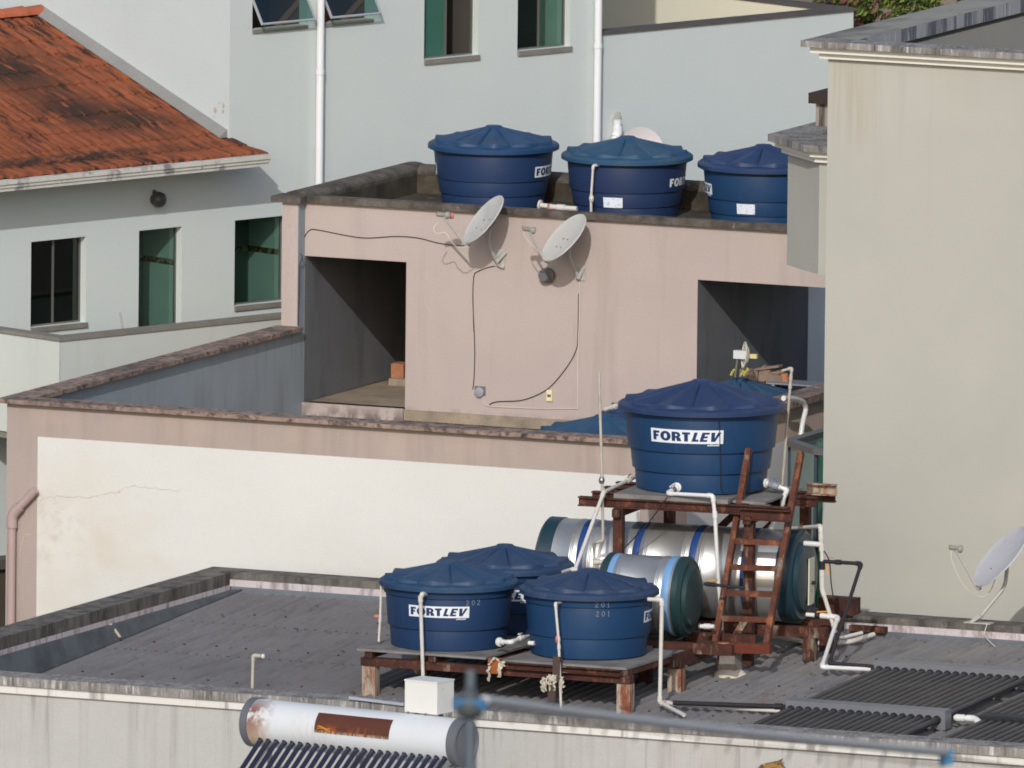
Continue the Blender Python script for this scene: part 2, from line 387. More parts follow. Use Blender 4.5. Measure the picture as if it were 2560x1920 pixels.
ROOFMUD = mat('dark_roof_screed', lin((86,78,66)), .95, .15, 2, .12, .4, layers=[dict(color=lin((42,40,34)), scale=2.5, lo=.4, hi=.65, amt=.8), dict(color=lin((120,116,84)), scale=7, lo=.6, hi=.72, amt=.5)])
BRICK = mat('clay_brick', lin((176,120,88)), .9, .15, 6, .1, .3)
SOIL = mat('brown_hillside_soil', lin((128,112,98)), .95, .2, 1.5, .1, .6, layers=[dict(color=lin((80,84,48)), scale=2, lo=.5, hi=.7, amt=.7)])
GROUND = mat('street_ground', lin((110,106,100)), .95, .1, .3, .05, .2)
GUTTER = mat('flaking_white_gutter', lin((200,198,190)), .8, .06, 4, .06, .2, layers=[
    dict(color=lin((110,108,110)), scale=5, stretch=(1,1,.6), lo=.56, hi=.66, amt=.8, coord=1), dict(color=lin((60,60,70)), scale=18, lo=.66, hi=.72, amt=.8)])
MORTAR = mat('grey_mortar_flashing', lin((134,134,132)), .9, .08, 3, .08, .25, layers=[dict(color=lin((190,184,170)), scale=16, lo=.68, hi=.72, amt=.7)])
TILE = mat('clay_roof_tiles', lin((142,74,48)), .88, .10, 6, .06, .15, coord='obj', layers=[
    dict(color=lin((120,62,42)), scale=2.2, stretch=(4.5,.9,1), lo=.45, hi=.6, amt=.6),
    dict(color=lin((36,27,24)), scale=2.4, stretch=(5.5,1.0,1), lo=.52, hi=.60, amt=.9, rough=.62, patch=(.9,.44,.58)),
    dict(color=lin((58,34,26)), scale=3.0, stretch=(6,.7,1), lo=.56, hi=.64, amt=.8, rough=.6),
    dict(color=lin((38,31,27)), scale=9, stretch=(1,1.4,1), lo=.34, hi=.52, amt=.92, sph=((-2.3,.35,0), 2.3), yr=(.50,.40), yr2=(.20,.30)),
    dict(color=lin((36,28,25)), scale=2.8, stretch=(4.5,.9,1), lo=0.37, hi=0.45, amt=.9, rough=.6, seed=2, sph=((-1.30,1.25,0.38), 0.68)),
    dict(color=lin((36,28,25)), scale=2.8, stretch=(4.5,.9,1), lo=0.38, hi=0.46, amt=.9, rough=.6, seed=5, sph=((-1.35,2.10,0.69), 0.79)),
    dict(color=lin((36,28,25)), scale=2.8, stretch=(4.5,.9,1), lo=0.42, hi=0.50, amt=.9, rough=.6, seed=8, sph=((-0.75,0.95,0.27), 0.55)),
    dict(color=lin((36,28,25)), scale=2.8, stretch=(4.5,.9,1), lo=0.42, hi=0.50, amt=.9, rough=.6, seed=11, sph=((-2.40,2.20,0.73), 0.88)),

    ])

# ------------------------------------------------------------------ ground and hillside
struct(MB().quad((-900,-900,-9),(900,-900,-9),(900,900,-9),(-900,900,-9)).build('ground', GROUND))

# ------------------------------------------------------------------ pink building
pk = thing('pink_building', 'salmon pink building with a walled roof terrace and a long white rendered panel', 'building', (1, -3, -9))
XW, XR = -2.098, 4.10
FL = -.45
up = V((0,0,1))
wm = MB()
# upper front wall (openings on to the terrace), left pier
H0 = FL
wm.wall((XW,0,H0), (1,0,0), up, (0,1,0), 4.6-XW, 1.57-H0, [(0,1.025,-.30-H0,1.066-H0), (1.842-XW,4.45-XW,-.4-H0,1.073-H0)], .14)
wm.box((-2.262,-.15,-9), (XW-.004,0.0,1.57))
wm.box((-2.262,.001,-9), (XW-.001,2.6,1.57))
wm.box((XW,2.5,-9), (1.842,2.6,1.57)); wm.box((1.842,2.5,1.08), (4.6,2.6,1.57))
wm.build('upper_wall', PINK, pk)
lw = MB()
lw.box((-2.235,-6.227,-9), (XR,-6.06,.385))
lw.box((XR-.16,-6.059,-9), (XR,3.2,.385))
lw.build('terrace_wall', PINKL, pk)
MB().box((XR+.0002,-6.22,.05),(XR+.003,3.2,.384)).box((XR+.0002,-6.22,-9),(XR+.003,atX(px('H',1000,170), XR).y-.002,.05)).build('side_band', mat('pink_side_brightened', lin((214,188,176)), .92, .05, .8, .05, .25), pk)  # pink lightened in colour to make up for grazing sun on this side
MB().box((XW-.0035,-.149,-9),(XW-.0005,-.001,1.569)).build('pier_side', GREYIN, pk)
MB().box((-2.27,-6.059,-9), (XW,-.151,.385)).build('side_parapet', GREYIN, pk)
# painted white panels, a coat of render 4 mm proud
MB().box((-1.927,-6.232,-9), (3.969,-6.2275,.095)).build('white_panel', WHITEP, pk)
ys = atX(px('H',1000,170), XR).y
MB().box((XR+.0005,ys,-9), (XR+.005,3.2,.09)).build('white_panel', mat('brightened_side_panel', lin((226,222,224)), .9, .03, 1, .03, .2), pk)  # panel white raised in colour to offset the weak side light
cm = MB()
cm.box((-2.31,-6.30,.386), (XR+.06,-6.03,.425))
cm.build('coping', COPE, pk)
MB().box((-2.31,-6.029,.386),(-2.04,-.152,.425)).build('coping', COPE, pk)
MB().box((XR-.22,-6.029,.386),(XR+.07,3.2,.45)).build('coping', COPE, pk)
um = MB(); um.box((-2.36,-.20,1.571),(-2.06,.07,1.628)).box((-2.06,-.055,1.571),(4.6,.07,1.63)); um.build('roof_coping', COPED, pk)
def rcope(a, b, w, h, mm):
    """half-round topped coping"""
    a = V(a); b = V(b); d = (b-a).normalized(); s = d.cross(up)
    prof = [(-w/2,0)]+[(-w/2*cos(t), h*.35+h*.65*sin(t)) for t in [pi*i/8 for i in range(9)]]+[(w/2,0)]
    mm.prism([a+s*x+up*z for x, z in prof], b-a)
lm = MB(); rcope((-2.21,.071,1.571),(-2.21,2.75,1.571),.28,.085,lm); lm.build('roof_coping', COPED, pk)
lm = MB(); rcope((-2.06,2.6,1.571),(4.6,2.6,1.571),.26,.085,lm); lm.build('roof_coping', COPED, pk)
MB().box((XW,.14,1.30),(4.449,2.499,1.396)).build('roof_slab', ROOFMUD, pk)
MB().box((XW+.0005,.141,1.397),(XW+.04,2.499,1.569)).box((XW+.04,2.46,1.397),(4.449,2.498,1.569)).build('parapet_lining', ROOFMUD, pk)
# ceilings / rooms behind the openings
rm = MB()
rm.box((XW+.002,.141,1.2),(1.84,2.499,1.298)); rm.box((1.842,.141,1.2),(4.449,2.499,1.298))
rm.box((XW+.002,2.3,-.5),(1.84,2.498,1.199)); rm.build('ceiling', mat('dark_grey_render', lin((92,90,88)), .95, .1), pk)  # one even dark grey on ceilings and back wall
ROOMR = mat('dim_room_render', lin((116,118,123)), .92, .08, 1.2, .06, .3, layers=[dict(color=lin((70,70,72)), scale=2, stretch=(1.5,1.5,.4), lo=.5, hi=.75, amt=.5)])  # grey render darkened in colour for the dimness under the roof
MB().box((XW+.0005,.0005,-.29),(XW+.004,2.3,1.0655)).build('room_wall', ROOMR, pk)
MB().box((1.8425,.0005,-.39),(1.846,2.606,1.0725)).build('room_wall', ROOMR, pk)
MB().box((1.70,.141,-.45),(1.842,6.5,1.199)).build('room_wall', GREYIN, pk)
MB().box((1.70,2.611,-.45),(1.847,7.5,1.5)).build('yard_wall', mat('brightened_yard_wall', lin((246,246,248)), .9, .05, 1), pk)  # wall colour raised to near white, standing in for missing skylight
MB().box((XW+.004,-.02,-.40),(1.69,2.299,-.30)).build('room_floor', FLOOR, pk)
MB().box((XW+.004,-6.05,-.6),(XR-.161,-.021,FL)).box((1.845,-.02,-.6),(4.449,7.5,FL)).build('terrace_floor', mat('yard_floor', lin((120,108,96)), .95, .1, 2, .1, .3), pk)
MB().box((XW+.003,-.045,FL+.001),(XW+1.024,-.021,-.29)).build('door_sill', PINK, pk)
stp = atY(px('E',315,957),1.6)
s1 = atY(px('E',313,890),1.55); b0_ = atY(px('E',322,886),1.60); b1_ = atY(px('E',402,800),1.60)
MB().box((s1.x,1.55,-.299),(-1.09,2.29,s1.z)).build('step', FLOOR, pk)
b = MB().box((b0_.x,1.62,s1.z+.001),(b1_.x,1.78,b1_.z)).build('clay_brick', BRICK)
tag(b, 'clay brick block standing on the step inside the left terrace doorway', 'brick')

# hairline cracks in the white panel
def crack(pts, Y, w=.005):
    ck = MB()
    ps = [atY(p, Y) for p in pts]
    qs = []
    for i in range(len(ps)-1):
        for k in range(5):
            t = k/5; q = ps[i].lerp(ps[i+1], t)+V((random.uniform(-.01,.01),0,random.uniform(-.01,.01))); qs.append(q)
    qs.append(ps[-1])
    for a, c in zip(qs, qs[1:]):
        d = (c-a).normalized(); s = V((-d.z,0,d.x))*w*random.uniform(.4,1)
        ck.quad(a-s*.5, c-s*.5, c+s*.5, a+s*.5)
    ck.build('crack', mat('crack_tone', lin((188,178,166)), .95, .2, 8), pk)
crack([px('T',280,665),px('T',330,640),px('T',470,630),px('T',620,640),px('T',700,625),px('T',858,598)], -6.2345)
crack([(300,1229),px('D',760,1610),px('D',840,1582),px('D',960,1590),px('D',1060,1612),px('D',1160,1608)], -6.2345)
crack([px('T',270,880),px('T',170,910),px('T',130,1080),px('T',130,1440)], -6.2295, .006)

# pink downpipe at the left corner of the pink wall
dp = [atY(px('T',255,585),-6.29), atY(px('T',85,765),-6.29), atY(px('T',70,1500),-6.29)]
dp[2] = V((dp[1].x, -6.29, -9))
pipe('downpipe', 'pink painted downpipe with a slanting top on the left corner of the pink wall', 'downpipe', dp, .038, PVCPINK, n=14)

# ------------------------------------------------------------------ house behind (turned 44 degrees to the camera)
PHI = radians(43.8)
Uh = cos(PHI)*R_ + sin(PHI)*D_; Nh = sin(PHI)*R_ - cos(PHI)*D_
CW = -4.5
def onW(p, off=0.0): return cut(p, Nh*(CW+off), Nh)
def uz(p, off=0.0): q = onW(p, off); return q.dot(Uh), q.z
def W3(u, z, off=0.0): return Uh*u + Nh*(CW+off) + up*z
hs = thing('apartment_house', 'pale blue grey house with a clay tiled lean-to roof and tinted glass windows', 'house', W3(2,-9))
uc = uz(px('A',1475,600))[0]                 # corner where the white side wall starts
u_dp2 = uz(px('B',1665,400))[0]
u_end = uz(px('C',1115,130))[0]
zpar = uz(px('B',1668,225))[1]
u_l = uz((-420,500))[0]
def rect(k, x0, y0, x1, y1, kb=None):
    u0, za = uz(px(k,x0,y0)); u1, zb = uz(px(kb or k,x1,y1)); return [u0, u1, min(za,zb), max(za,zb)]
# windows: left edge, right edge, bottom (at left), top (at left)
def win(kl, xl, kr, xr, kb, xb, yb, kt, xt, yt):
    u0 = uz(px(kl,xl,300))[0]; u1 = uz(px(kr,xr,300))[0]
    return [u0, u1, uz(px(kb,xb,yb))[1], uz(px(kt,xt,yt))[1]]
ZT = 7.2
w_slide1 = win('W',1183,'W',1530,'W',1186,385,'W',1186,-330); w_slide2 = win('W',1783,'W',2122,'W',1783,330,'W',1783,-330)
w_slide1[3] = w_slide2[3] = w_slide1[2]+1.0
w_awn1 = win('W',78,'W',430,'W',80,192,'W',80,-200); w_awn2 = win('W',524,'W',850,'W',527,150,'W',527,-200)
w_awn1[3] = w_awn1[2]+.42; w_awn2[3] = w_awn2[2]+.42
w_low1 = win('A',211,'A',566,'D',205,565,'A',211,1555); w_door = win('A',905,'A',1182,'D',895,760,'A',905,1483)
w_low2 = win('A',1521,'A',1860,'D',1515,425,'A',1521,1417)
w_door[2] = w_door[3]-1.25
lowb = -9.0
def sub(h, u0, z0): return (h[0]-u0, h[1]-u0, h[2]-z0, h[3]-z0)
lo_holes = [w_low1, w_door, w_low2]; hi_holes = [w_slide1, w_slide2, w_awn1, w_awn2]
wl = MB()
ze0 = (onW(px('A',0,1168),.44).z+onW(px('A',1722,992),.44).z)/2
wl.wall(W3(u_l,lowb), Uh, up, -Nh, uc-u_l, ze0+.03-lowb, [sub(h,u_l,lowb) for h in lo_holes if h[1] < uc], .11)
wl.wall(W3(uc,lowb), Uh, up, -Nh, u_dp2-uc, ZT-lowb, [sub(h,uc,lowb) for h in hi_holes+[w_low2]], .11)
wl.wall(W3(u_dp2,lowb), Uh, up, -Nh, u_end-u_dp2, zpar-lowb, [], .11)
wl.quad(W3(u_dp2,zpar), W3(u_dp2,zpar,-6), W3(u_dp2,ZT,-6), W3(u_dp2,ZT))
wl.quad(W3(uc,ZT), W3(u_dp2,ZT), W3(u_dp2,ZT,-6), W3(uc,ZT,-6))
wl.frame(W3(u_end-.15,-9,-.001), Uh*.15, -Nh*4.2, up*(zpar+9))          # return wall of the low wing
wl.frame(W3(u_dp2+.01,zpar-.6,-.15), Uh*(u_end-u_dp2-.17), Nh*.14, up*.59)
wl.build('wall', HOUSE, hs)
MB().frame(W3(u_end-.153,zpar-.7,-.16), Uh*.002, -Nh*4.0, up*.699).build('parapet_wall', mat('cream_parapet', lin((232,226,204)), .9, .04, 1), hs)
MB().quad(W3(uc,-9), W3(uc,-9,-7), W3(uc,ZT,-7), W3(uc,ZT)).build('side_wall', HOUSEW, hs)
for xs_, ys_, r_p in ((1385,705,14),(1378,750,5),(1437,680,10),(1436,718,8),(1412,660,4)):
    rr_p = random.Random(xs_); pc = cut(px('A',xs_,ys_), W3(uc,0), Uh)
    po_ = [pc - Uh*.002 - Nh*(cos(t)*r_p*.0021*rr_p.uniform(.5,1.2)) + up*(sin(t)*r_p*.0024*rr_p.uniform(.6,1.3)) for t in [2*pi*k/9 for k in range(9)]]
    MB().add(po_, [tuple(range(9))]).build('peeling_patch', mat('peeled_paint', lin((188,172,158)), .9, .12, 20), hs)
MB().frame(W3(u_dp2,zpar-.75,-.15), Uh*(u_end-u_dp2-.16), -Nh*4, up*.05).build('wing_roof', FLOOR, hs)
MB().frame(W3(u_dp2,zpar+.0005,.02), Uh*(u_end-u_dp2+.02), -Nh*.19, up*.03).build('coping', DARKCAP, hs)
MB().frame(W3(u_end-.17,zpar+.0005,-.171), Uh*.19, -Nh*4, up*.03).build('coping', DARKCAP, hs)

def window(name, h, kind, depth=.075, room=.5, tile=False, split=.5, sill=True, open_right=False, glass=GLASS, room_m=None, lpane=None):
    u0, u1, z0, z1 = h; t = .016; fr = MB()
    d = -depth
    for a, b, c, e in ((u0,u1,z0,z0+t),(u0,u1,z1-t,z1),(u0,u0+t,z0+t,z1-t),(u1-t,u1,z0+t,z1-t)):
        fr.frame(W3(a+.001,c+.001,d), Uh*(b-a-.002), -Nh*.025, up*(e-c-.002))
    um = u0+(u1-u0)*split
    if kind in ('slide','door2'): fr.frame(W3(um-.008,z0+t,d+.004), Uh*.016, -Nh*.02, up*(z1-z0-2*t))
    f = fr.build(name, ALU, hs)
    def pane(a, b, off, g):
        p = MB().quad(W3(a,z0+t,off), W3(b,z0+t,off), W3(b,z1-t,off), W3(a,z1-t,off)); o = p.build('pane', g, f); return o
    if kind == 'slide':
        pane(u0+t, um-.008, d-.012, lpane or glass)
        if not open_right: pane(um+.008, u1-t, d-.016, glass)
        else: pane(um-.03, um+.03, d-.02, glass)
    else: pane(u0+t, u1-t, d-.012, glass)
    if sill: MB().frame(W3(u0-.0,z0-.045,.022), Uh*(u1-u0+.012), -Nh*.06, up*.044).build('sill', CAPST, f)
    # the room behind
    R = MB(); m_ = .25; D = room
    a0, a1 = u0-m_, u1+.004; b0, b1 = z0-.5, z1+.12
    c = [W3(a0,b0,-.112), W3(a1,b0,-.112), W3(a1,b1,-.112), W3(a0,b1,-.112)]; e = [p-Nh*D for p in c]
    for i in range(4):
        if not (tile and i == 1): R.quad(c[i], c[(i+1)%4], e[(i+1)%4], e[i])
    R.quad(*e); R.build('room', room_m or (mat('unlit_tone_tiles', lin((112,120,114)), .6, .08, 2) if tile else ROOMD), f)  # tiles off the sunlit side coloured darker, as unlit
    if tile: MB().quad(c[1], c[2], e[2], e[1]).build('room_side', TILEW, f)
    if tile:
        B = MB(); zb = z0+(z1-z0)*tile
        B.quad(c[1]+up*(zb-b0)-Uh*.003, e[1]+up*(zb-b0)-Uh*.003, e[1]+up*(zb-b0+.055)-Uh*.003, c[1]+up*(zb-b0+.055)-Uh*.003)
        B.quad(e[0]+up*(zb-b0)+Nh*.003, e[1]+up*(zb-b0)+Nh*.003, e[1]+up*(zb-b0+.055)+Nh*.003, e[0]+up*(zb-b0+.055)+Nh*.003); B.build('tile_band', TILEB, f)
    return f
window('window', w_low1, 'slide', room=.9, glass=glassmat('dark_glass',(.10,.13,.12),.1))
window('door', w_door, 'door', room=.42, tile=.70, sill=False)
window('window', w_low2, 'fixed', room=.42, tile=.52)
window('window', w_slide1, 'slide', room=1.4, open_right=True, room_m=ROOMD, lpane=mat('opaque_green_pane', lin((62,104,92)), .2, .08, 1.2))  # opaque green stands in for light scattered off the left pane
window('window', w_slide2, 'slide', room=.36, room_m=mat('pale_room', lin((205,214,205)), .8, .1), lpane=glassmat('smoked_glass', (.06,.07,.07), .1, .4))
# things seen through the right upper window: coat rail and cord
for nm, h in (('awning_window', w_awn1), ('awning_window', w_awn2)):
    u0, u1, z0, z1 = h; fr = MB()
    ang = radians(31); zh = z0+.318; wd = u1-u0
    hing = lambda u, s, o=0.0: W3(u, zh - s*cos(ang) + o*sin(ang), -.02 + s*sin(ang) + o*cos(ang))
    Ls = .30; t = .012
    def rail(ua, ub, sa_, sb_):
        fr.frame(hing(ua,sa_), hing(ub,sa_)-hing(ua,sa_), hing(ua,sb_)-hing(ua,sa_), hing(ua,sa_,-.02)-hing(ua,sa_))
    rail(u0+.004,u0+.004+t*1.4,0,Ls); rail(u1-.004-t*1.4,u1-.004,0,Ls); rail(u0+.022,u1-.022,Ls-t*1.4,Ls); rail(u0+.022,u1-.022,0,t)
    f = fr.build(nm, mat('pale_sash', lin((178,182,186)), .4, .03, 3, metal=.3), hs)
    MB().quad(hing(u0+.02,t,-.01), hing(u1-.02,t,-.01), hing(u1-.02,Ls-t,-.01), hing(u0+.02,Ls-t,-.01)).build('pane', GLASSP, f)
    MB().frame(W3(u0,z0-.034,.018), Uh*(u1-u0), -Nh*.06, up*.033).build('sill', CAPST, f)
    R = MB(); c = [W3(u0-.1,z0-.2,-.112), W3(u1+.1,z0-.2,-.112), W3(u1+.1,z1+.1,-.112), W3(u0-.1,z1+.1,-.112)]; e = [p-Nh*.5 for p in c]
    for i in range(4): R.quad(c[i], c[(i+1)%4], e[(i+1)%4], e[i])
    R.quad(*e); R.build('room', ROOMD if h is w_awn1 else mat('brown_room', lin((140,100,76)), .9, .1), f)
# white downpipes on the house wall
for k, x in (('A',2035),('B',1634)):
    u = uz(px(k,x,250))[0]
    c_ = W3(u,lowb,.055)
    pp = MB().tube([c_, c_+up*(ZT-lowb)], .036, 16).build('downpipe', PVCPAINT, hs)
    for z in (1.2, 2.35, 3.5): MB().tube([c_+up*(z-lowb), c_+up*(z-lowb+.05)], .042, 16).build('coupling', PVCPAINT, pp)

# lean-to tile roof: local x along the eave, local y up the slope
EO = .44
eL = onW(px('A',0,1168), EO); eR = onW(px('A',1722,992), EO)
ze = (eL.z+eR.z)/2; uR = eR.dot(Uh); uL = u_l
def prof(s): # horizontal distance from the eave -> height
    return ze + (.165*s if s < .42 else .165*.42 + .37*(s-.42))
LR = 3.05; PITCH = .125; ROW = .285
tm = MB(); n_u = int((uR-uL)/PITCH); seg = 6; rows = int(LR/ROW)+1
Or = W3(uR, ze, EO)
def RP(x, s, h): # roof point: x metres left of the right rake, s up the slope
    q = Or - Uh*x - Nh*s; q.z = prof(s)+h; return q
us_ = []
for i in range(n_u):
    for j in range(seg): us_.append((i+j/seg)*PITCH)
us_.append(n_u*PITCH)
rnd = random.Random(3)
jit = [[rnd.uniform(-.012,.012) for _ in range(n_u+1)] for _ in range(rows+1)]
hj = [[rnd.uniform(-.004,.006) for _ in range(n_u+1)] for _ in range(rows+1)]
base = None
for r in range(rows):
    vs = []; fs = []
    for (ds, dh) in ((-.0,-.013), (0,.004), (.05,.006), (ROW+.03,-.010)):
        for x in us_:
            i = min(int(x/PITCH+1e-6), n_u); f_ = x/PITCH-i
            arch = .017*max(0, 1-(2*f_-1)**2*1.25)
            s = r*ROW + ds + (jit[r][i] if ds < .06 else 0) + (.0 if ds else 0)
            vs.append(RP(x, s, (arch if dh > -.013 else arch*.6) + dh + .02 + hj[r][i]))
    m_ = len(us_)
    for a in range(3):
        for b in range(m_-1): fs.append((a*m_+b, a*m_+b+1, (a+1)*m_+b+1, (a+1)*m_+b))
    tm.add(vs, fs, False)
# express in local coordinates so that the material can run along the slope
X_ = -Uh; N_ = -Nh
me = bpy.data.meshes.new('tile_roof'); rootp = LOC['apartment_house']
mw = Matrix(((X_.x,N_.x,0,Or.x),(X_.y,N_.y,0,Or.y),(X_.z,N_.z,1,Or.z),(0,0,0,1)))
# X_ x N_ points up or down: keep the basis right handed
if X_.cross(N_).z < 0: mw = Matrix(((-X_.x,N_.x,0,Or.x),(-X_.y,N_.y,0,Or.y),(0,0,1,Or.z),(0,0,0,1)))
inv = mw.inverted()
me.from_pydata([tuple(inv @ v) for v in tm.v], [], tm.f); me.materials.append(TILE); me.update()
tr_ = bpy.data.objects.new('tile_roof', me); COL.objects.link(tr_); tr_.parent = hs
tr_.matrix_local = Matrix.Translation(-rootp) @ mw
# ridge tiles
rg = MB()
for i in range(14):
    a = RP(.02+i*.30, LR, .03); bq = RP(.02+i*.30+.33, LR, .03)
    ss = [(.085*cos(t), .075*sin(t)) for t in [pi*k/8 for k in range(9)]]
    k_ = 1.0
    v0 = [a + Nh*x*1.12 + up*z*1.12 for x, z in ss]; v1 = [bq + Nh*x*.9 + up*z*.9 for x, z in ss]
    o = len(rg.v); rg.v += v0+v1
    for k in range(8): rg.f.append((o+k, o+k+1, o+10+k, o+9+k))
    rg.f.append(tuple(range(o, o+9)))
rg.build('ridge_tiles', mat('ridge_clay', lin((168,92,66)), .85, .15, 5, .08, .3), hs)
# back slope, soffit and mortar flashing against the white wall
bk = MB(); bk.quad(RP(0,LR,.02), RP(n_u*PITCH,LR,.02), RP(n_u*PITCH,LR,.02)-Nh*1.5-up*.4, RP(0,LR,.02)-Nh*1.5-up*.4)
bk.quad(RP(0,0,-.03), RP(n_u*PITCH,0,-.03), W3(uR-n_u*PITCH,ze+.04,0.0), W3(uR,ze+.04,0.0)); bk.build('roof_underside', mat('soffit_dark', lin((110,100,90)), .9), hs)
fm = MB()
du = uR-uc
for s0, s1 in ((.46,1.2),(1.2,2.0),(2.0,LR)):
    a = RP(du+.002,s0,.045); b_ = RP(du+.002,s1,.045)
    fm.add([a, b_, b_-Uh*.10, a-Uh*.10, a+up*.07, b_+up*.07, b_+up*.01-Uh*.10, a+up*.01-Uh*.10], [(0,1,2,3),(4,7,6,5),(0,4,5,1),(1,5,6,2),(2,6,7,3),(3,7,4,0)])
fm.build('flashing', MORTAR, hs)
# gutter
gm = MB(); gh = .105
a = RP(.03,-.02,0); a.z = ze-gh*.9; L_ = Uh*(-(n_u*PITCH))
for (z0, z1, o) in ((.066,.105,.0),(.034,.062,-.014),(.0,.030,-.028)):
    gm.frame(a+up*z0+Nh*(.06+o), L_, -Nh*(.10+o), up*(z1-z0))
gm.frame(a+Nh*.02+up*.001, L_, -Nh*.06, up*.1)
gt = gm.build('gutter', GUTTER, hs)
# soffit lamp
c = onW(px('A',990,1290), .06)
LM = MB().lathe([(0,-.0),(.05,.0),(.05,.02),(.062,.03),(.075,.06),(.068,.10),(.04,.125),(0,.132)], onW(px('A',990,1280)), Nh, 20)
t = thing('wall_lamp', 'round dark bulkhead lamp on the shaded house wall under the eaves', 'wall lamp', onW(px('A',990,1280)))
LM.build('globe', mat('dark_lamp_glass', lin((70,70,70)), .4), t)
MB().lathe([(0,.0),(.025,.0),(.025,.012),(0,.012)], onW(px('A',990,1235)), Nh, 12).build('base', ALU, t)

# balcony in front of the low windows
CB = 1.25
zb = cut(px('D',385,655), Nh*(CW+CB), Nh)
cx = zb; zt_ = cx.z
r_end = cut(px('D',1900,497), Nh*(CW+CB), Nh); r_end = V((r_end.x,r_end.y,zt_))
l_end = atZ(px('D',0,600), zt_); l_end = cx + (l_end-cx)*1.35
r_end = cx + Uh*((r_end-cx).dot(Uh))
bw = MB(); hB = .86
def slab(p, q, th, h, mm, z0=None):
    d = (q-p).normalized(); s = d.cross(up)
    if s.dot(FW) < 0: s = -s
    mm.frame(V((p.x,p.y,p.z-h)) if z0 is None else V((p.x,p.y,z0)), q-p, s*th, up*h)
zbase = cut(px('T',20,165), l_end, (l_end-cx).cross(up)).z
hB = zt_-zbase
slab(cx+Uh*.0, r_end, .12, hB, bw); slab(cx-(l_end-cx).normalized()*0, l_end, .12, hB, bw)
bl = bw.build('balcony_wall', BALC, hs)
bc = MB(); e_ = .02
p, q = cx-Uh*.0+up*.001, r_end+up*.001
slab(p-FW*e_+up*.035, q-FW*e_+up*.035, .16, .034, bc)
p, q = cx+up*.002, l_end+up*.002
slab(p-FW*e_+up*.035, q-FW*e_+up*.035, .16, .034, bc)
bc.build('balcony_coping', CAPST, hs)
MB().frame(V((cx.x,cx.y,zbase-.06))+Uh*.02-Nh*.02, Uh*((r_end-cx).dot(Uh)-.02), -Nh*1.2, up*.05).frame(V((cx.x,cx.y,zbase-.06))+(l_end-cx).normalized()*.03-Nh*.02, (l_end-cx)*.95, -Nh*.7, up*.049).build('balcony_slab', CAPST, hs)
# broom handle standing on the balcony
q0 = near(px('D',800,640), cx, -.85); q1 = near(px('D',772,468), cx, -.85)
t = thing('broom', 'grey broom handle leaning up behind the balcony wall beside the door', 'broom', q0-up*.6)
MB().tube([q0+(q0-q1).normalized()*.55, q1], .011, 8).build('handle', mat('grey_stick', lin((160,156,150)), .7), t)
MB().frame(q0+(q0-q1).normalized()*.55-Uh*.14, Uh*.28, Nh*.05, up*.05).build('head', BLK, t)
# stuff at the foot of the left wall: low shed roof
sh = thing('shed', 'low dark shed at the left edge below the mint balcony', 'shed', W3(uc-3,-9,.6))
s0 = near(px('T',-10,1150), W3(uc-2.5,-2,.7)); 
MB().frame(V((s0.x,s0.y,-9))-Uh*3, Uh*3.6, -Nh*.6, up*(s0.z+9)).build('wall', mat('dark_shed_wall', lin((80,70,62)), .9, .2, 2), sh)
MB().frame(s0-Uh*3+up*.001+Nh*.05, Uh*3.65, -Nh*.7, up*.09).build('roof', DARKCAP, sh)
# ------------------------------------------------------------------ front building with the corrugated roof
b1 = thing('flat_roof_building', 'low cream building with a corrugated grey roof inside a mouldy concrete parapet', 'building', (6,-10,-9))
ZP = -.89; X0, X1 = .07, .37; YB, YBI, YF, YFI = -6.8, -7.1, -14.21, -13.88; XE = 13.0
MB().box((X0+.0,YF+.06,-9),(XE,YF+.30,-.966)).build('front_wall', CREAMW, b1)
MB().box((X0+.03,YF+.301,-9),(X1-.01,YBI,-.99)).box((X0+.03,YBI+.001,-9),(XE,YB-.01,-.99)).build('wall', CONCD, b1)
MB().box((X0-.02,YF+.025,-1.035),(XE,YF+.0595,-.967)).build('cornice', CORN, b1)
# parapet cappings: front streaked, left and back mouldy
MB().box((XE-.28,YF+.301,-9),(XE-.001,YBI,-.99)).build('wall', CONCD, b1)
MB().box((XE-.30,YFI+.0005,-1.0),(XE,YBI-.001,ZP)).build('parapet_capping', CONCD, b1)
fc = MB(); n = 60
fc.box((X0-.02,YF,-.965),(XE,YFI,ZP)); fc.build('parapet_capping', CONC, b1)
MB().box((X0,YFI+.0005,-1.0),(X1,YBI-.001,ZP)).build('parapet_capping', CONCD, b1)
MB().box((X0,YBI,-.948),(XE,YB,ZP+.002)).build('parapet_capping', CONCD, b1)
MB().box((X1-.011,YFI+.01,-1.06),(X1+.004,YBI-.005,-1.001)).box((X1+.005,YBI-.012,-1.01),(XE,YBI+.01,-.949)).build('paint_strip', STRIP, b1)
fl = MB()
def flq(p, q, r, s_): fl.add([p,q,r,s_],[(0,1,2,3)])
ya, yb = YFI+.02, YBI-.02
fl.quad((X1+.005,ya,-1.045),(X1+.13,ya,roofZ(ya)+.035),(X1+.13,yb,roofZ(yb)+.035),(X1+.005,yb,-1.045))
fl.quad((X1+.13,ya,roofZ(ya)+.035),(X1+.13,ya,roofZ(ya)-.03),(X1+.13,yb,roofZ(yb)-.03),(X1+.13,yb,roofZ(yb)+.035))
fl.build('flashing', FLASHD, b1)
f2 = MB()
for i, (z0, z1, y) in enumerate(((-1.035,-1.009,YBI-.016),(-1.06,-1.036,YBI-.022),(-1.082,-1.061,YBI-.028))):
    f2.box((X1+.02,y,z0),(XE,YBI,z1))
f2.box((X1+.1,YBI-.05,-1.10),(XE,YBI-.0295,-1.083)); f2.build('flashing', FLASH, b1)
MB().box((X1+.01,YFI-.0,-1.30),(XE,YFI+.03,-.97)).build('parapet_lining', CONCD, b1)
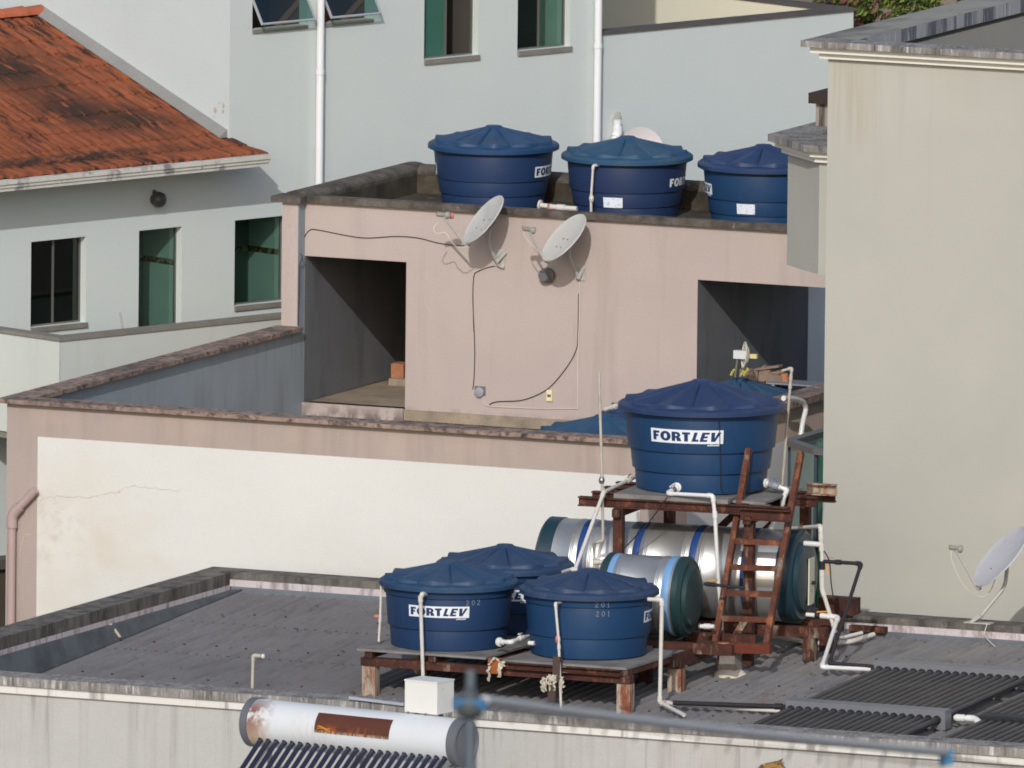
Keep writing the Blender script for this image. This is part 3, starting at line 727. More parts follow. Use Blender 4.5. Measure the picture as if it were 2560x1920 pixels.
# corrugated sheets: ridges run up the slope, rows lap every 1.45 m
cr = MB(); WV = .1; sg = 8; nx = int((XE-.44)/WV*sg)
xs = [.44+i*WV/sg for i in range(nx+1)]
Yr = [-7.12, -8.55, -9.98, -11.41, -12.84, -13.9]
for j in range(len(Yr)-1):
    va = []
    rr = random.Random(j)
    for k, (y, dz) in enumerate(((Yr[j]-.0, .0), (Yr[j]*.5+Yr[j+1]*.5, .003), (Yr[j+1]-.08, .0055))):
        for i, x in enumerate(xs):
            va.append((x, y+(.0 if k < 2 else .012*sin(x*1.9+j)), roofZ(y)+dz+.017*cos(2*pi*x/WV)))
    m_ = len(xs); fs = []
    for a in range(2):
        for i in range(m_-1): fs.append((a*m_+i, (a+1)*m_+i, (a+1)*m_+i+1, a*m_+i+1))
    cr.add(va, fs, True)
cr.build('corrugated_roof', FIBRO, b1)
# roofing screws with rust halos
sc_ = MB()
for y in (-8.2,-9.7,-11.2):
    for i in range(0, 116, 3):
        if random.random() < .75:
            x = .5+i*WV+WV*.0; p = V((x+random.uniform(-.004,.004), y+random.uniform(-.03,.03), roofZ(y)+.026))
            sc_.lathe([(0,.006),(.011,.002),(.014,-.006)], p, up, 6)
sc_.build('screw', mat('rusty_screw', lin((70,48,40)), .9, .3, 9), b1)
# bits of mortar on the flashing
MB().bar((.41,-9.75,-1.03),(.53,-9.80,-1.135),.02,.012).build('mortar_line', mat('pale_mortar', lin((196,186,164)), .9, .1, 9), b1)

# ------------------------------------------------------------------ tall cream building on the right
CONCL = mat('pale_weathered_coping', lin((150,147,138)), .95, .1, 2, .1, .4, layers=[dict(color=lin((96,92,88)), scale=2.2, stretch=(1,.6,1), lo=.5, hi=.68, amt=.8), dict(color=lin((70,66,64)), scale=7, lo=.6, hi=.7, amt=.5)])
b3 = thing('tall_building', 'tall blank cream building with a stepped white cornice at the right edge', 'building', (9,-5,-9))
BY = -5.2; BX = atY((2065,600), BY).x; ZW = atY((2067,145), BY).z; ZC = ZW+.165
MB().box((BX,BY,-9),(13,BY+.28,ZW-.003)).box((BX,BY+.2805,-9),(BX+.2,-.8,ZW-.003)).build('wall', CREAM, b3)
MB().box((BX+.201,BY+.281,ZW-.7),(12.9,-.8,ZW-.6)).build('roof', CONC, b3)
MB().box((BX+.2005,BY+.29,ZW-.599),(BX+.215,-.8,ZW-.003)).build('parapet_lining', mat('grey_parapet_lining', lin((158,154,146)), .92, .05, 1, .05, .2), b3)
cn = MB()
cn.box((BX-.062,BY-.062,ZW),(13,BY+.1,ZW+.05)).box((BX-.062,BY+.1005,ZW),(BX+.1,-.8,ZW+.05))
cn.box((BX-.125,BY-.125,ZW+.053),(13,BY+.1,ZW+.106)).box((BX-.125,BY+.1005,ZW+.053),(BX+.1,-.8,ZW+.106))
cn.build('cornice', CORNC, b3)
MB().box((BX-.19,BY-.19,ZW+.109),(13,BY+.12,ZC)).build('coping', CONC, b3)
MB().box((BX-.19,BY+.1205,ZW+.042),(BX+.235,-.8,ZC-.001)).build('coping', CONCL, b3)
MB().box((BX+.2352,BY+.1215,ZW+.043),(BX+.238,-.8,ZC-.003)).build('drip_edge', STREAK, b3)
# chamfered bay on its left side
py = -4.4; p1 = atY(px('L',1705,205), py); PX1 = p1.x
zb_ = p1.z; zt_ = atY(px('C',880,1040), py).z
cw = PX1 - (PX1-.53)
def bayp(o): return [V((PX1-.53-o*1.0, py+2.4, 0)), V((PX1-.53-o*1.0, py+.53-o*.41, 0)), V((PX1-o*.41, py-o, 0)), V((BX-.001, py-o, 0)), V((BX-.001, py+2.4, 0))]
def bay(mm, o, z0, z1): mm.prism([p+up*z0 for p in bayp(o)], (0,0,z1-z0))
m_ = MB(); bay(m_, 0, zb_, zt_); m_.build('bay', CREAM, b3)
m_ = MB(); bay(m_, .055, zt_+.001, zt_+.05); bay(m_, .11, zt_+.053, zt_+.10); m_.build('bay_cornice', CORNC, b3)
m_ = MB(); bay(m_, .17, zt_+.103, zt_+.165); m_.build('bay_coping', CONC, b3)
chy = -3.2
a = atY(px('C',825,665), chy); b_ = atY(px('C',825,597), chy); c_ = atY(px('C',857,690), chy)
ch = thing('chimney', 'small soot blackened chimney with a flat cap poking out above the bay roof', 'chimney', (c_.x+.3, chy, zt_))
MB().box((c_.x,chy+.06,zt_+.166),(c_.x+.6,chy+.5,a.z)).build('stack', mat('sooty_render', lin((150,142,132)), .9, .1, 3, layers=[dict(color=lin((60,54,48)), scale=5, stretch=(3,3,.2), lo=.4, hi=.55, amt=.9)]), ch)
MB().box((a.x,chy,a.z+.001),(a.x+.75,chy+.56,b_.z)).build('cap', mat('soot', lin((58,50,46)), .95, .2, 4, .1, .4), ch)

# glass stair enclosure between the pink side wall and the tall building
gb = thing('glass_enclosure', 'green glass enclosure with a grey metal top rail beside the tall cream wall', 'enclosure', (5,-4.5,-2))
ztop = .02
g0 = atY(px('M',290,640), -4.6); zt2 = g0.z
gl_ = atZ(px('M',290,615), zt2); gc_ = atZ(px('M',555,700), zt2); gr_ = V((BX-.01, gc_.y-.02, zt2)); gk = atZ(px('M',610,520), zt2)
dv = (gk-gl_).normalized(); gk = gl_+dv*3.2
rl = MB()
rl.bar(gl_, gc_, .10, .055); rl.bar(gc_-up*.002, gr_-up*.002, .10, .055); rl.bar(gl_-up*.004, gk-up*.004, .10, .055)
rl.build('top_rail', ALU, gb)
for a, b_ in ((gl_,gc_),(gc_,gr_),(gl_,gk)):
    MB().quad(a-up*.03, b_-up*.03, b_-up*2.6, a-up*2.6).build('pane', GLASSB, gb)
MB().bar(gc_-up*.03, gc_-up*2.6, .03, .03, up=(0,1,0)).bar(gl_-up*.03, gl_-up*2.6, .02, .02, up=(0,1,0)).build('post', ALUD, gb)
MB().box((XR+.006,-6.0,-2.7),(BX-.002,-1.0,-2.6)).build('floor', FLOOR, gb)
MB().box((XR+.01,-2.5,-2.59),(BX-.01,-2.4,.0)).build('inner_wall', mat('green_lit_wall', lin((150,170,160)), .9, .1, 1.5), gb)

# ------------------------------------------------------------------ hillside and shrub, top right
hp = near(px('U',300,150), W3(u_end,zpar,-5), -6)
hl = MB(); nn = 24
for i in range(nn):
    for j in range(10): pass
vs = []; fs = []
rr = random.Random(11)
for j in range(14):
    for i in range(40):
        p = hp + R_*(-14+i*.7) + D_*(j*.9-1.5) + up*(j*.75-2.2 + rr.uniform(-.15,.15)); vs.append(p)
for j in range(13):
    for i in range(39): fs.append((j*40+i, j*40+i+1, (j+1)*40+i+1, (j+1)*40+i))
hl.add(vs, fs, True); struct(hl.build('hillside', SOIL))
LEAF = [mat('leaf_dark', lin((62,84,36)), .6, .3, 6, spec=.3), mat('leaf_light', lin((112,128,48)), .6, .25, 6, spec=.3), mat('leaf_yellow', lin((190,180,60)), .6, .2, 6), mat('leaf_wine', lin((110,50,56)), .6, .2, 6), mat('leaf_brown', lin((120,98,70)), .8, .2, 6)]
def shrub(label, cx_, cy_, wpx, hpx, seed, nl, wts):
    r = random.Random(seed); c = near((cx_,cy_), hp, .6)
    W_, H_ = wpx/270/2, hpx/270/2
    t = thing('shrub', label, 'shrub', c-up*H_, 'shrubs growing on the hillside')
    st = MB()
    for k in range(7):
        e = c + R_*r.uniform(-W_,W_)*.8 + up*r.uniform(-.2,H_)*.8 + D_*r.uniform(-.2,.3)
        st.tube([c-up*H_*1.3+R_*r.uniform(-.1,.1), (c-up*H_+e)/2+R_*r.uniform(-.1,.1), e], .02, 5, r2=.006)
    st.build('stem', mat('bark', lin((90,74,58)), .9, .2, 6), t)
    cl = [(c+R_*r.uniform(-W_,W_)*.85+up*r.uniform(-H_,H_)*.85+D_*r.uniform(-.3,.3), r.uniform(.14,.30)) for _ in range(int(16*max(.4,W_)))]
    mbs = [MB() for _ in LEAF]
    for _ in range(nl):
        q, rad = r.choice(cl); d = V((r.gauss(0,1),r.gauss(0,1),r.gauss(0,1))).normalized()
        p = q + d*rad*r.uniform(.5,1.05)
        sz = r.uniform(.025,.055); n1 = V((r.gauss(0,1),r.gauss(0,1),r.gauss(0,1))).normalized(); a_ = n1.orthogonal().normalized(); b_ = n1.cross(a_)
        k = r.choices(range(len(LEAF)), wts)[0]
        mbs[k].add([p-a_*sz, p-b_*sz*.45+n1*sz*.2, p+a_*sz, p+b_*sz*.45+n1*sz*.2], [(0,1,2,3)])
    for k, m_ in enumerate(mbs):
        if m_.v: m_.build('foliage', LEAF[k], t)
shrub('dense green shrub with yellow leaves behind the tall building parapet', 2290, 40, 360, 260, 5, 6500, (7,3.2,.14,.12,1.0))
shrub('small wine red leaved shrub behind the corner of the blue grey house', 2150, 20, 60, 90, 6, 600, (3,1,.05,1.6,2))
shrub('low green tuft on the bare bank left of the larger shrubs', 2085, 5, 50, 30, 8, 300, (4,2,0,.5,2))
# ------------------------------------------------------------------ water tanks
def letters(u0, v0, w, h, shear_from=4):
    """FORTLEV in a heavy geometric face as quads in label coordinates"""
    Q = []
    adv = [.118,.165,.145,.125,.105,.118,.15]; tot = sum(adv)
    x = 0
    def rc(a, b, c, d, sh): # a..b in x, c..d in y (unit of height 1)
        Q.append([(a+sh*c, c), (b+sh*c, c), (b+sh*d, d), (a+sh*d, d)])
    def strip(pa, pb, sh):
        for i in range(len(pa)-1): Q.append([(p[0]+sh*p[1], p[1]) for p in (pa[i], pb[i], pb[i+1], pa[i+1])])
    A = 4.55                     # width/height of the whole word
    for i, ch in enumerate('FORTLEV'):
        wd = adv[i]/tot*A; a = x+.04; b = x+wd-.05; st = .25; sh = .20 if i >= shear_from else 0.0
        if i >= shear_from: st = .22
        if ch == 'F': rc(a,a+st,0,1,sh); rc(a+st,b,.76,1,sh); rc(a+st,b-.08,.38,.61,sh)
        if ch == 'L': rc(a,a+st,0,1,sh); rc(a+st,b,0,.23,sh)
        if ch == 'E': rc(a,a+st,0,1,sh); rc(a+st,b,.78,1,sh); rc(a+st,b-.05,.39,.6,sh); rc(a+st,b,0,.22,sh)
        if ch == 'T': rc(a,b,.76,1,sh); m = (a+b)/2; rc(m-st/2,m+st/2,0,.76,sh)
        if ch == 'V':
            m = (a+b)/2-.02
            Q.append([(a+sh,1),(a+st+.03+sh,1),(m+.1,0),(m-.12,0)][::-1]); Q.append([(b-st+.02+sh,1),(b+.02+sh,1),(m+.14,0),(m+.0,.02)][::-1])
        if ch == 'O':
            cx_, cy_, rx, ry = (a+b)/2, .5, (b-a)/2+.02, .53
            po = [(cx_+rx*cos(2*pi*k/24), cy_+ry*sin(2*pi*k/24)) for k in range(25)]; pi_ = [(cx_+(rx-.26)*cos(2*pi*k/24), cy_+(ry-.25)*sin(2*pi*k/24)) for k in range(25)]
            strip(pi_, po, sh)
        if ch == 'R':
            rc(a,a+st,0,1,sh); xb = b-.30
            rc(a+st,xb,.78,1,sh); rc(a+st,xb,.34,.55,sh)
            po = [(xb+.27*cos(t), .67+.33*sin(t)) for t in [-pi/2+pi*k/10 for k in range(11)]]; pi2 = [(xb+.06*cos(t), .67+.115*sin(t)) for t in [-pi/2+pi*k/10 for k in range(11)]]
            strip(pi2, po, sh); Q.append([(a+st+.06,.36),(a+st+.33,.40),(b+.04,0),(b-.26,0)][::-1])
        x += wd
    out = []
    for q in Q:
        for k in range(4):       # slice along x so that it bends round the tank
            def lp(p, r, t): return (p[0]+(r[0]-p[0])*t, p[1]+(r[1]-p[1])*t)
            a0, a1 = lp(q[0],q[1],k/4), lp(q[0],q[1],(k+1)/4); b0, b1 = lp(q[3],q[2],k/4), lp(q[3],q[2],(k+1)/4)
            out.append([(u0+p[0]/A*w, v0+p[1]*h) for p in (a0,a1,b1,b0)])
    return out
TB = mat('blue_polyethylene', lin((25,52,92)), .48, .05, 2, spec=.26, orand=.14, layers=[dict(color=lin((92,104,122)), scale=2.5, stretch=(7,7,.25), lo=.60, hi=.78, amt=.14),dict(color=lin((24,48,86)), scale=2.5, lo=.45, hi=.75, amt=.5), dict(color=lin((60,84,120)), scale=6, lo=.62, hi=.8, amt=.2)])
LID1 = mat('blue_lid', lin((31,58,98)), .5, .06, 2, spec=.28, orand=.10, layers=[dict(color=lin((56,82,124)), scale=4, lo=.5, hi=.75, amt=.5), dict(color=lin((96,104,120)), scale=26, lo=.70, hi=.76, amt=.5)])
LID2 = mat('faded_teal_lid', lin((44,78,108)), .6, .08, 2, spec=.3, layers=[dict(color=lin((66,90,108)), scale=3, lo=.45, hi=.7, amt=.7)])
LID3 = mat('worn_blue_lid', lin((38,62,96)), .55, .08, 2, spec=.28, orand=.10, layers=[dict(color=lin((70,84,108)), scale=3, lo=.45, hi=.72, amt=.6), dict(color=lin((130,130,128)), scale=30, lo=.68, hi=.74, amt=.5)])
LBW = mat('label_white', lin((226,232,238)), .5, .03, 5); LBB = mat('label_navy', lin((30,52,98)), .5, .03, 5)
CHALK = mat('chalk_mark', lin((136,142,146)), .9, .1, 9)
STK = mat('paper_sticker', lin((226,232,242)), .7, .05, 9, layers=[dict(color=lin((120,140,180)), scale=26, stretch=(1,1,2.5), lo=.58, hi=.62, amt=.6)])
def body_profile(R, H, kind):
    # (radius, z) from the base up; R is the lid radius
    if kind == 'big':
        steps = [(.772,.0,.792,.235),(.822,.245,.848,.485),(.878,.497,.912,.885),(.934,.895,.94,1.0)]
    elif kind == 'upper':
        steps = [(.775,.0,.792,.20),(.815,.21,.842,.44),(.868,.452,.905,.87),(.93,.88,.935,1.0)]
    else:
        steps = [(.82,.0,.845,.31),(.872,.322,.905,.80),(.93,.81,.935,1.0)]
    p = [(0,.0)]
    for i, (r0, z0, r1, z1) in enumerate(steps):
        if i == 0: p += [(r0-.02,.0),(r0,.012)]
        else: p += [(p[-1][0]-.004, z0-.004), (r0, z0+.003)]
        p += [(r1, z1-.006)]
    return [(r*R, z*H) for r, z in p]
def rad_at(prof, z):
    for (r0, z0), (r1, z1) in zip(prof[1:], prof[2:]):
        if z0 <= z <= z1 and z1 > z0: return r0+(r1-r0)*(z-z0)/(z1-z0)
    return prof[-1][0]
def make_lid(R, H, rise):
    mb = MB(); N = 10; sub_ = 14; n = N*sub_
    rows = []
    def row(fn): rows.append([fn(2*pi*k/n, ((k%sub_)/sub_-.5)*2*pi/N, abs(k%sub_-sub_//2)) for k in range(n)])
    rr0 = .955
    def chord(ph): t = min(1, abs(ph)/(pi/N)*1.12); return .90+.085*t
    def P(a, r, z): return (r*R*cos(a), r*R*sin(a), z)
    gz = lambda e: -.016*(R/.6) if e == 0 else (-.004*(R/.6) if e == 1 else 0.0)
    top = H+rise
    row(lambda a, ph, e: P(a,.0001,top))
    row(lambda a, ph, e: P(a,.11,top-.002))
    row(lambda a, ph, e: P(a,.14,top-.016))
    for q in (.16,.35,.6,.85):
        def f(a, ph, e, q=q):
            c = chord(ph)-.07; r = .16+(c-.16)*(q-.16)/.84 if q > .16 else .16
            crown = -.012*max(0,cos(ph*N/2))*(q)
            z = top-.02-(rise-.055)*((q-.16)/.84)**.96 + crown*(R/.6)
            return P(a, r, z+gz(e))
        row(f)
    row(lambda a, ph, e: P(a, chord(ph)-.07, H+.052-.016*max(0,cos(ph*N/2))*(R/.6)+gz(e)*.5))
    row(lambda a, ph, e: P(a, chord(ph)-.052, H+.014))
    row(lambda a, ph, e: P(a,.965,H+.007))
    row(lambda a, ph, e: P(a,.99,H-.003))
    row(lambda a, ph, e: P(a,1.0,H-.012))
    row(lambda a, ph, e: P(a,1.0,H-.045))
    row(lambda a, ph, e: P(a,.985,H-.050))
    row(lambda a, ph, e: P(a,.93,H-.045))
    vs = [p for r in rows for p in r]; fs = []
    for i in range(len(rows)-1):
        for k in range(n): fs.append((i*n+k, (i+1)*n+k, (i+1)*n+(k+1)%n, i*n+(k+1)%n))
    mb.add(vs, fs, True); return mb
CAMA = atan2(-ca, sa)     # azimuth from a tank towards the camera (-D_)
def wrap(prof, R, H, polys, off, mb):
    """polys in (angle offset metres, height) -> on the tank body"""
    for q in polys:
        vs = []
        for u, z in q:
            r = rad_at(prof, z)+off; a = u/ (R*.9)
            vs.append((r*cos(a), r*sin(a), z))
        mb.add(vs, [tuple(range(len(q)))])
def rect_polys(u0, u1, z0, z1, n=14): return [[(u0+(u1-u0)*k/n, z0), (u0+(u1-u0)*(k+1)/n, z0), (u0+(u1-u0)*(k+1)/n, z1), (u0+(u1-u0)*k/n, z1)] for k in range(n)]
PROTO = {}
def water_tank(label, base, R, kind, lid=LID1, lid_rot=0.0, labels=(), panel=True, stickers=(), chalk=(), group=None, rise=None):
    H = R*1.015 if kind == 'big' else R*.94; rise = rise or R*.27
    t = thing('water_tank', label, 'water tank', base, group); LOC[t.name] = V((0,0,0))
    prof = body_profile(R, H, kind)
    key = (kind, round(R,3))
    if key not in PROTO:
        b_ = MB().lathe(prof, (0,0,0), up, 96).build('body', TB, t); l_ = make_lid(R, H, rise).build('lid', lid, t, auto=16); PROTO[key] = (b_, l_)
    else:
        for src in PROTO[key]:
            o = src.copy(); COL.objects.link(o); o.parent = t
            if src.name.startswith('lid') and src.data.materials[0] != lid:
                o.data = src.data.copy(); o.data.materials[0] = lid
            if src.name.startswith('lid'): l_ = o
            else: b_ = o
    l_.rotation_euler = (0, 0, CAMA+radians(lid_rot-18))
    zc = .70*H if kind == 'big' else .60*H
    if kind == 'low': zc = .615*H
    for ang in labels:
        W_ = 1.02*R*.9; hh = .082*R*2; A0 = CAMA + radians(ang); u0 = -W_/2 + A0*R*.9
        lm = MB()
        if panel: wrap(prof, R, H, rect_polys(u0, u0+W_, zc-hh/2, zc+hh/2), .002, lm)
        else: wrap(prof, R, H, letters(u0+W_*.03, zc-hh*.36, W_*.95, hh*.75), .002, lm)
        lb = lm.build('label', LBW, b_)
        if panel:
            tm_ = MB(); wrap(prof, R, H, letters(u0+W_*.03, zc-hh*.34, W_*.91, hh*.68), .0035, tm_); tm_.build('lettering', LBB, b_)
        sl = MB(); rr = random.Random(2)
        for k in range(9):
            ux = u0+W_*(.79+.018*k); wrap(prof, R, H, [[(ux,zc-hh*.66),(ux+W_*.012,zc-hh*.66),(ux+W_*.015,zc-hh*rr.uniform(.5,.58)),(ux+W_*.003,zc-hh*.56)]], .002, sl)
        sl.build('slogan', LBW, b_)
    for ang, z, w_, h_ in stickers:
        A0 = CAMA + radians(ang); sm = MB(); wrap(prof, R, H, rect_polys(A0*R*.9-w_/2, A0*R*.9+w_/2, z*H-h_/2, z*H+h_/2, 5), .002, sm); sm.build('sticker', STK, b_)
    for ang, z, sz, txt in chalk:
        DG = {'2': [(0,.8),(.25,1),(.5,.8),(.4,.5),(.05,.1),(.2,0),(.35,.08),(.6,0)], '0': [(.3,1),(.05,.7),(.05,.3),(.3,0),(.55,.3),(.55,.7),(.3,1)], '1': [(.1,.9),(.2,1),(.2,.0),(.4,.0)]}
        A0 = (CAMA + radians(ang))*R*.9; cm_ = MB(); x = 0
        for d in txt:
            P_ = DG[d]
            for (xa, ya_), (xb, yb_) in zip(P_, P_[1:]):
                dx, dy = xb-xa, yb_-ya_; L_ = sqrt(dx*dx+dy*dy); nx_, ny_ = -dy/L_*.05, dx/L_*.05
                wrap(prof, R, H, [[(A0+(x+xa+nx_)*sz, z*H+(ya_+ny_)*sz), (A0+(x+xb+nx_)*sz, z*H+(yb_+ny_)*sz), (A0+(x+xb-nx_)*sz, z*H+(yb_-ny_)*sz), (A0+(x+xa-nx_)*sz, z*H+(ya_-ny_)*sz)]], .002, cm_)
            x += 1.15
        cm_.build('chalk_number', CHALK, b_)
    return t
TRAD = .61
def tank_at(cx_, cy_, Zl, H):        # lid rim plane seen at this pixel -> base point
    p = atZ((cx_,cy_), Zl); return V((p.x,p.y,Zl-H))
HU = TRAD*.94
ZLU = 1.362+HU+.035
G1 = 'blue water tanks on the upper roof of the pink building'; G2 = 'blue water tanks on the low rusted stand'; G3 = 'blue water tanks sunk behind the pink terrace wall'
u1 = water_tank('blue water tank leftmost on the pink roof, label cut off at its right side', tank_at(1234, 357, ZLU, HU), TRAD, 'upper', LID1, -17, (75,-105), group=G1)
u2 = water_tank('middle blue water tank on the pink roof with a faded teal lid and white letters', tank_at(1568, 384, ZLU, HU), TRAD, 'upper', LID2, -9, (74,), panel=False, stickers=((-15,.30,.20,.095),), group=G1)
u3 = water_tank('blue water tank on the pink roof half hidden by the cream bay', tank_at(1909, 405, ZLU, HU), TRAD, 'upper', LID1, -7, (-91,), stickers=((-19,.33,.19,.095),), group=G1)
ZLT = FL+HU
t1 = water_tank('teal faded tank lid low behind the pink coping, left of the big tank', tank_at(1507, 1082, ZLT, HU), TRAD, 'upper', LID2, -5, group=G3)
t2 = water_tank('blue tank lid just visible between the vent pipe and the big tank', tank_at(1671, 1030, ZLT, HU), TRAD, 'upper', LID1, 12, group=G3)
t3 = water_tank('teal faded tank lid rising behind the right of the big tank', tank_at(1850, 990, ZLT, HU), TRAD, 'upper', LID2, 2, group=G3)

# ------------------------------------------------------------------ low rusted stand with three tanks
YT = -11.3
zt = atY(px('I',110,845), YT).z - .0
st = thing('tank_stand', 'low rusted steel stand with grey cement boards carrying three blue tanks', 'tank stand', (6,-10.6,roofZ(-10.6)))
pL = atY(px('I',110,845), YT); pA = atZ(px('I',940,910), zt); pB = atZ(px('I',1062,915), zt-.004); pC = atZ(px('I',1910,965), zt-.004)
xv = (pA-pL); xv.z = 0; xv.normalize(); yv = V((-xv.y, xv.x, 0))
xv2 = (pC-pB); xv2.z = 0; xv2.normalize()
X1_ = V((1,0,0)); Y1_ = V((0,1,0))
bd = .02
MB().frame(V((pL.x,YT,zt-bd)), X1_*(pA.x-pL.x), Y1_*1.28, up*bd).build('board', BOARD, st)
MB().frame(V((pB.x,YT-.0,zt-bd-.006)), X1_*(pC.x-pB.x), Y1_*1.28, up*bd).build('board', BOARD, st)
MB().frame(V((pL.x+.45,YT+1.285,zt-bd-.003)), X1_*1.75, Y1_*1.2, up*bd).build('board', BOARD, st)
lg = [atY(px('I',197,1000), YT+.06), atY(px('I',1875,1000), YT+.06)]
zb2 = zt-bd-.007
xl, xr = lg[0].x, lg[1].x
for x in (xl, xr):
    for y in (YT+.08, YT+1.2, YT+2.3):
        MB().box((x-.062,y-.05,roofZ(y)-.03),(x+.062,y+.05,zb2-.13)).build('leg', RUSTL, st)
bm = MB()
bm.box((xl-.08,YT+.035,zb2-.125),(xr+.06,YT+.125,zb2-.055)); 
for y in (YT+1.2, YT+2.3): bm.box((xl-.08,y-.045,zb2-.125),(xr+.06,y+.045,zb2-.055))
bm.build('beam', RUST, st)
cb = MB()
nb = 5
for i in range(nb):
    x = xl+(xr-xl)*i/(nb-1); cb.box((x-.035,YT+.02,zb2-.053),(x+.035,YT+2.4,zb2-.001))
cb.build('cross_beam', RUST, st)
MB().channel((xl+1.15,YT+.005,zb2-.03),(xr-.02,YT+.005,zb2-.03),.05,.055).build('channel', RUST, st)
stub = atY(px('I',1025,955), YT-.02)
MB().box((stub.x-.055,YT-.06,stub.z-.07),(stub.x+.055,YT+.018,stub.z+.06)).build('stub_beam', mat('orange_rust', lin((150,86,46)), .9, .2, 8, .1, .4), st)
HL = TRAD*.94
def on_stand(px_, py_): p = atZ((px_,py_), zt+HL-.012); return V((p.x,p.y,zt+.001))
ta = water_tank('blue water tank chalked 202 at the left front of the low stand', on_stand(*px('I',718,398)), TRAD, 'low', LID3, 3, (-10,170), chalk=((16,.72,.045,'202'),), group=G2)
tb_ = water_tank('blue water tank at the right front of the low stand chalked 201', on_stand(*px('I',1642,452)), TRAD, 'low', LID3, -6, (90,), chalk=((5,.825,.045,'201'),(6,.68,.045,'201')), group=G2)
tc = water_tank('blue water tank at the back of the low stand, mostly hidden by two others', on_stand(*px('I',1085,290)), TRAD, 'low', LID3, 6, (-2,), group=G2)
# rags and wood tied to the front of the stand
RAG = mat('dirty_rag', lin((186,178,162)), .95, .15, 9, .1, .4)
def rag(mb, p, q, w, r):
    n = 6; prev = None; rr = random.Random(r)
    for i in range(n+1):
        t = i/n; c = V(p).lerp(V(q), t)+V((rr.uniform(-.012,.012), -.012*sin(pi*t)-.004, 0)); hw = w*(.5+.5*rr.random())
        cur = (c-V((hw/2,0,0)), c+V((hw/2,rr.uniform(-.012,.012),0)))
        if prev: mb.quad(prev[0], prev[1], cur[1], cur[0])
        prev = cur
rg_ = MB(); yy = YT-.075
A_ = lambda x, y: atY(px('I',x,y), yy)
for (a, b_, w_) in (((1025,905),(975,955),.03),((1025,905),(1075,950),.03),((982,960),(982,1062),.035),((1060,935),(1050,1035),.05),((1075,930),(1082,965),.04)): rag(rg_, A_(*a), A_(*b_), w_, a[0]+b_[1])
o = rg_.build('rag', RAG); tag(o, 'pale rag tied over the orange rusty stub in the middle of the low stand', 'rag')
wp = thing('wooden_stake', 'dark wooden stake tied upright to the front of the low stand', 'stake', A_(1390,1190))
MB().frame(A_(1368,1190), V((.07,0,0)), V((0,.05,0)), up*(A_(1390,1060).z-A_(1390,1190).z)).frame(A_(1398,1060), V((.07,0,0)), V((0,.05,0)), up*(A_(1390,895).z-A_(1390,1058).z)).build('plank', mat('dark_wood', lin((78,66,62)), .9, .2, 6, .1, .3), wp)
r2 = MB()
for k in range(16):
    rr = random.Random(k+40); x = rr.uniform(1335,1470); y = 1018+abs(x-1392)*.25+rr.uniform(-6,10)
    rag(r2, A_(x,y), A_(x+rr.uniform(-14,14), y+rr.uniform(35,115)), rr.uniform(.012,.03), k)
r2.build('rag', RAG, wp)

# ------------------------------------------------------------------ tall stand, big tank, boilers
TH = radians(5.5); XP = V((cos(TH), sin(TH), 0)); YP = V((-sin(TH), cos(TH), 0))
YPF = -8.95
O2 = atY(px('G',150,1232), YPF); ZB = O2.z        # top of the front beam at its left tip
def PF(x, y, z=0.0): return O2 + XP*x + YP*y + up*z
def pfx(p, y=0.0): q = cut(p, PF(0,y), YP); return (q-O2).dot(XP), q.z-O2.z
sd = thing('tank_tower', 'tall rusted steel frame of posts and beams carrying the big blue tank', 'tank stand', (5.5,-8.4,roofZ(-8.4)))
xR = pfx(px('P',1780,420), .7)[0]
def ibeam(p, q, w=.075, h=.085):
    m_ = MB(); m_.bar(p+up*(h/2-.006)*1, q+up*(h/2-.006), w, .011).bar(p-up*(h/2-.006), q-up*(h/2-.006), w, .011).bar(p, q, .012, h-.026); return m_
xs2 = [(.0,0.0),(.0,.38),(.0,.74),(.0,1.08)]
xe2 = [pfx(px('P',1470,550),0)[0], xR-.55, pfx(px('P',1780,430),.74)[0], pfx(px('P',1985,380),1.08)[0]]
for (x0_, y_), xe in zip(xs2, xe2):
    ibeam(PF(x0_, y_, -.043), PF(xe, y_, -.043)).build('beam', RUST, sd)
# front face channel, cross channels under the beams
px0 = pfx(px('G',432,1400))[0]; px1 = pfx(px('G',1465,1400))[0]
pxb0 = pfx(px('G',832,1400), 1.08)[0]; pxb1 = pfx(px('G',1905,1400), 1.08)[0]
pw = .085
for x, y in ((px0+.04,.0),(px1+.04,.0),(pxb0+.04,1.08),(pxb1+.04,1.08)):
    p = PF(x, y, 0); z0 = roofZ(p.y)-.02
    MB().frame(p-XP*pw/2-YP*pw/2-up*(p.z-z0), XP*pw, YP*pw, up*(p.z-z0-.088)).build('post', RUST, sd)
for x in (px0+.04, px1+.04): MB().bar(PF(x,-.10,-.125), PF(x,1.2,-.125), .07, .07).build('cross_beam', RUST, sd)
MB().bar(PF(pxb0+.10,1.08,-.75), PF(pxb0+.75,1.08,-.13), .06, .06, up=YP).build('brace', RUST, sd)
MB().bar(PF(pxb1-.1,1.08,-.13), PF(pxb1-.75,1.08,-.75), .04, .05, up=YP).build('brace', RUST, sd)
MB().bar(PF(px1+.02,-.05,-1.02), PF(px1-.32,-.05,-1.62), .06, .05, up=YP).build('brace', RUSTL, sd)
# right front open channel in view under the ladder head
c0 = pfx(px('P',960,560)); c1 = pfx(px('P',1460,590))
MB().channel(PF(c0[0],-.09,-.07), PF(c1[0]+.05,-.09,-.07), .06, .10).build('channel', RUST, sd)
xbR = pfx(px('P',1700,420),.95)[0]
MB().channel(PF(xbR-.05,1.0,.035), PF(pfx(px('P',1990,380),1.0)[0],1.0,.035), .07, .10).build('channel', RUSTL, sd)
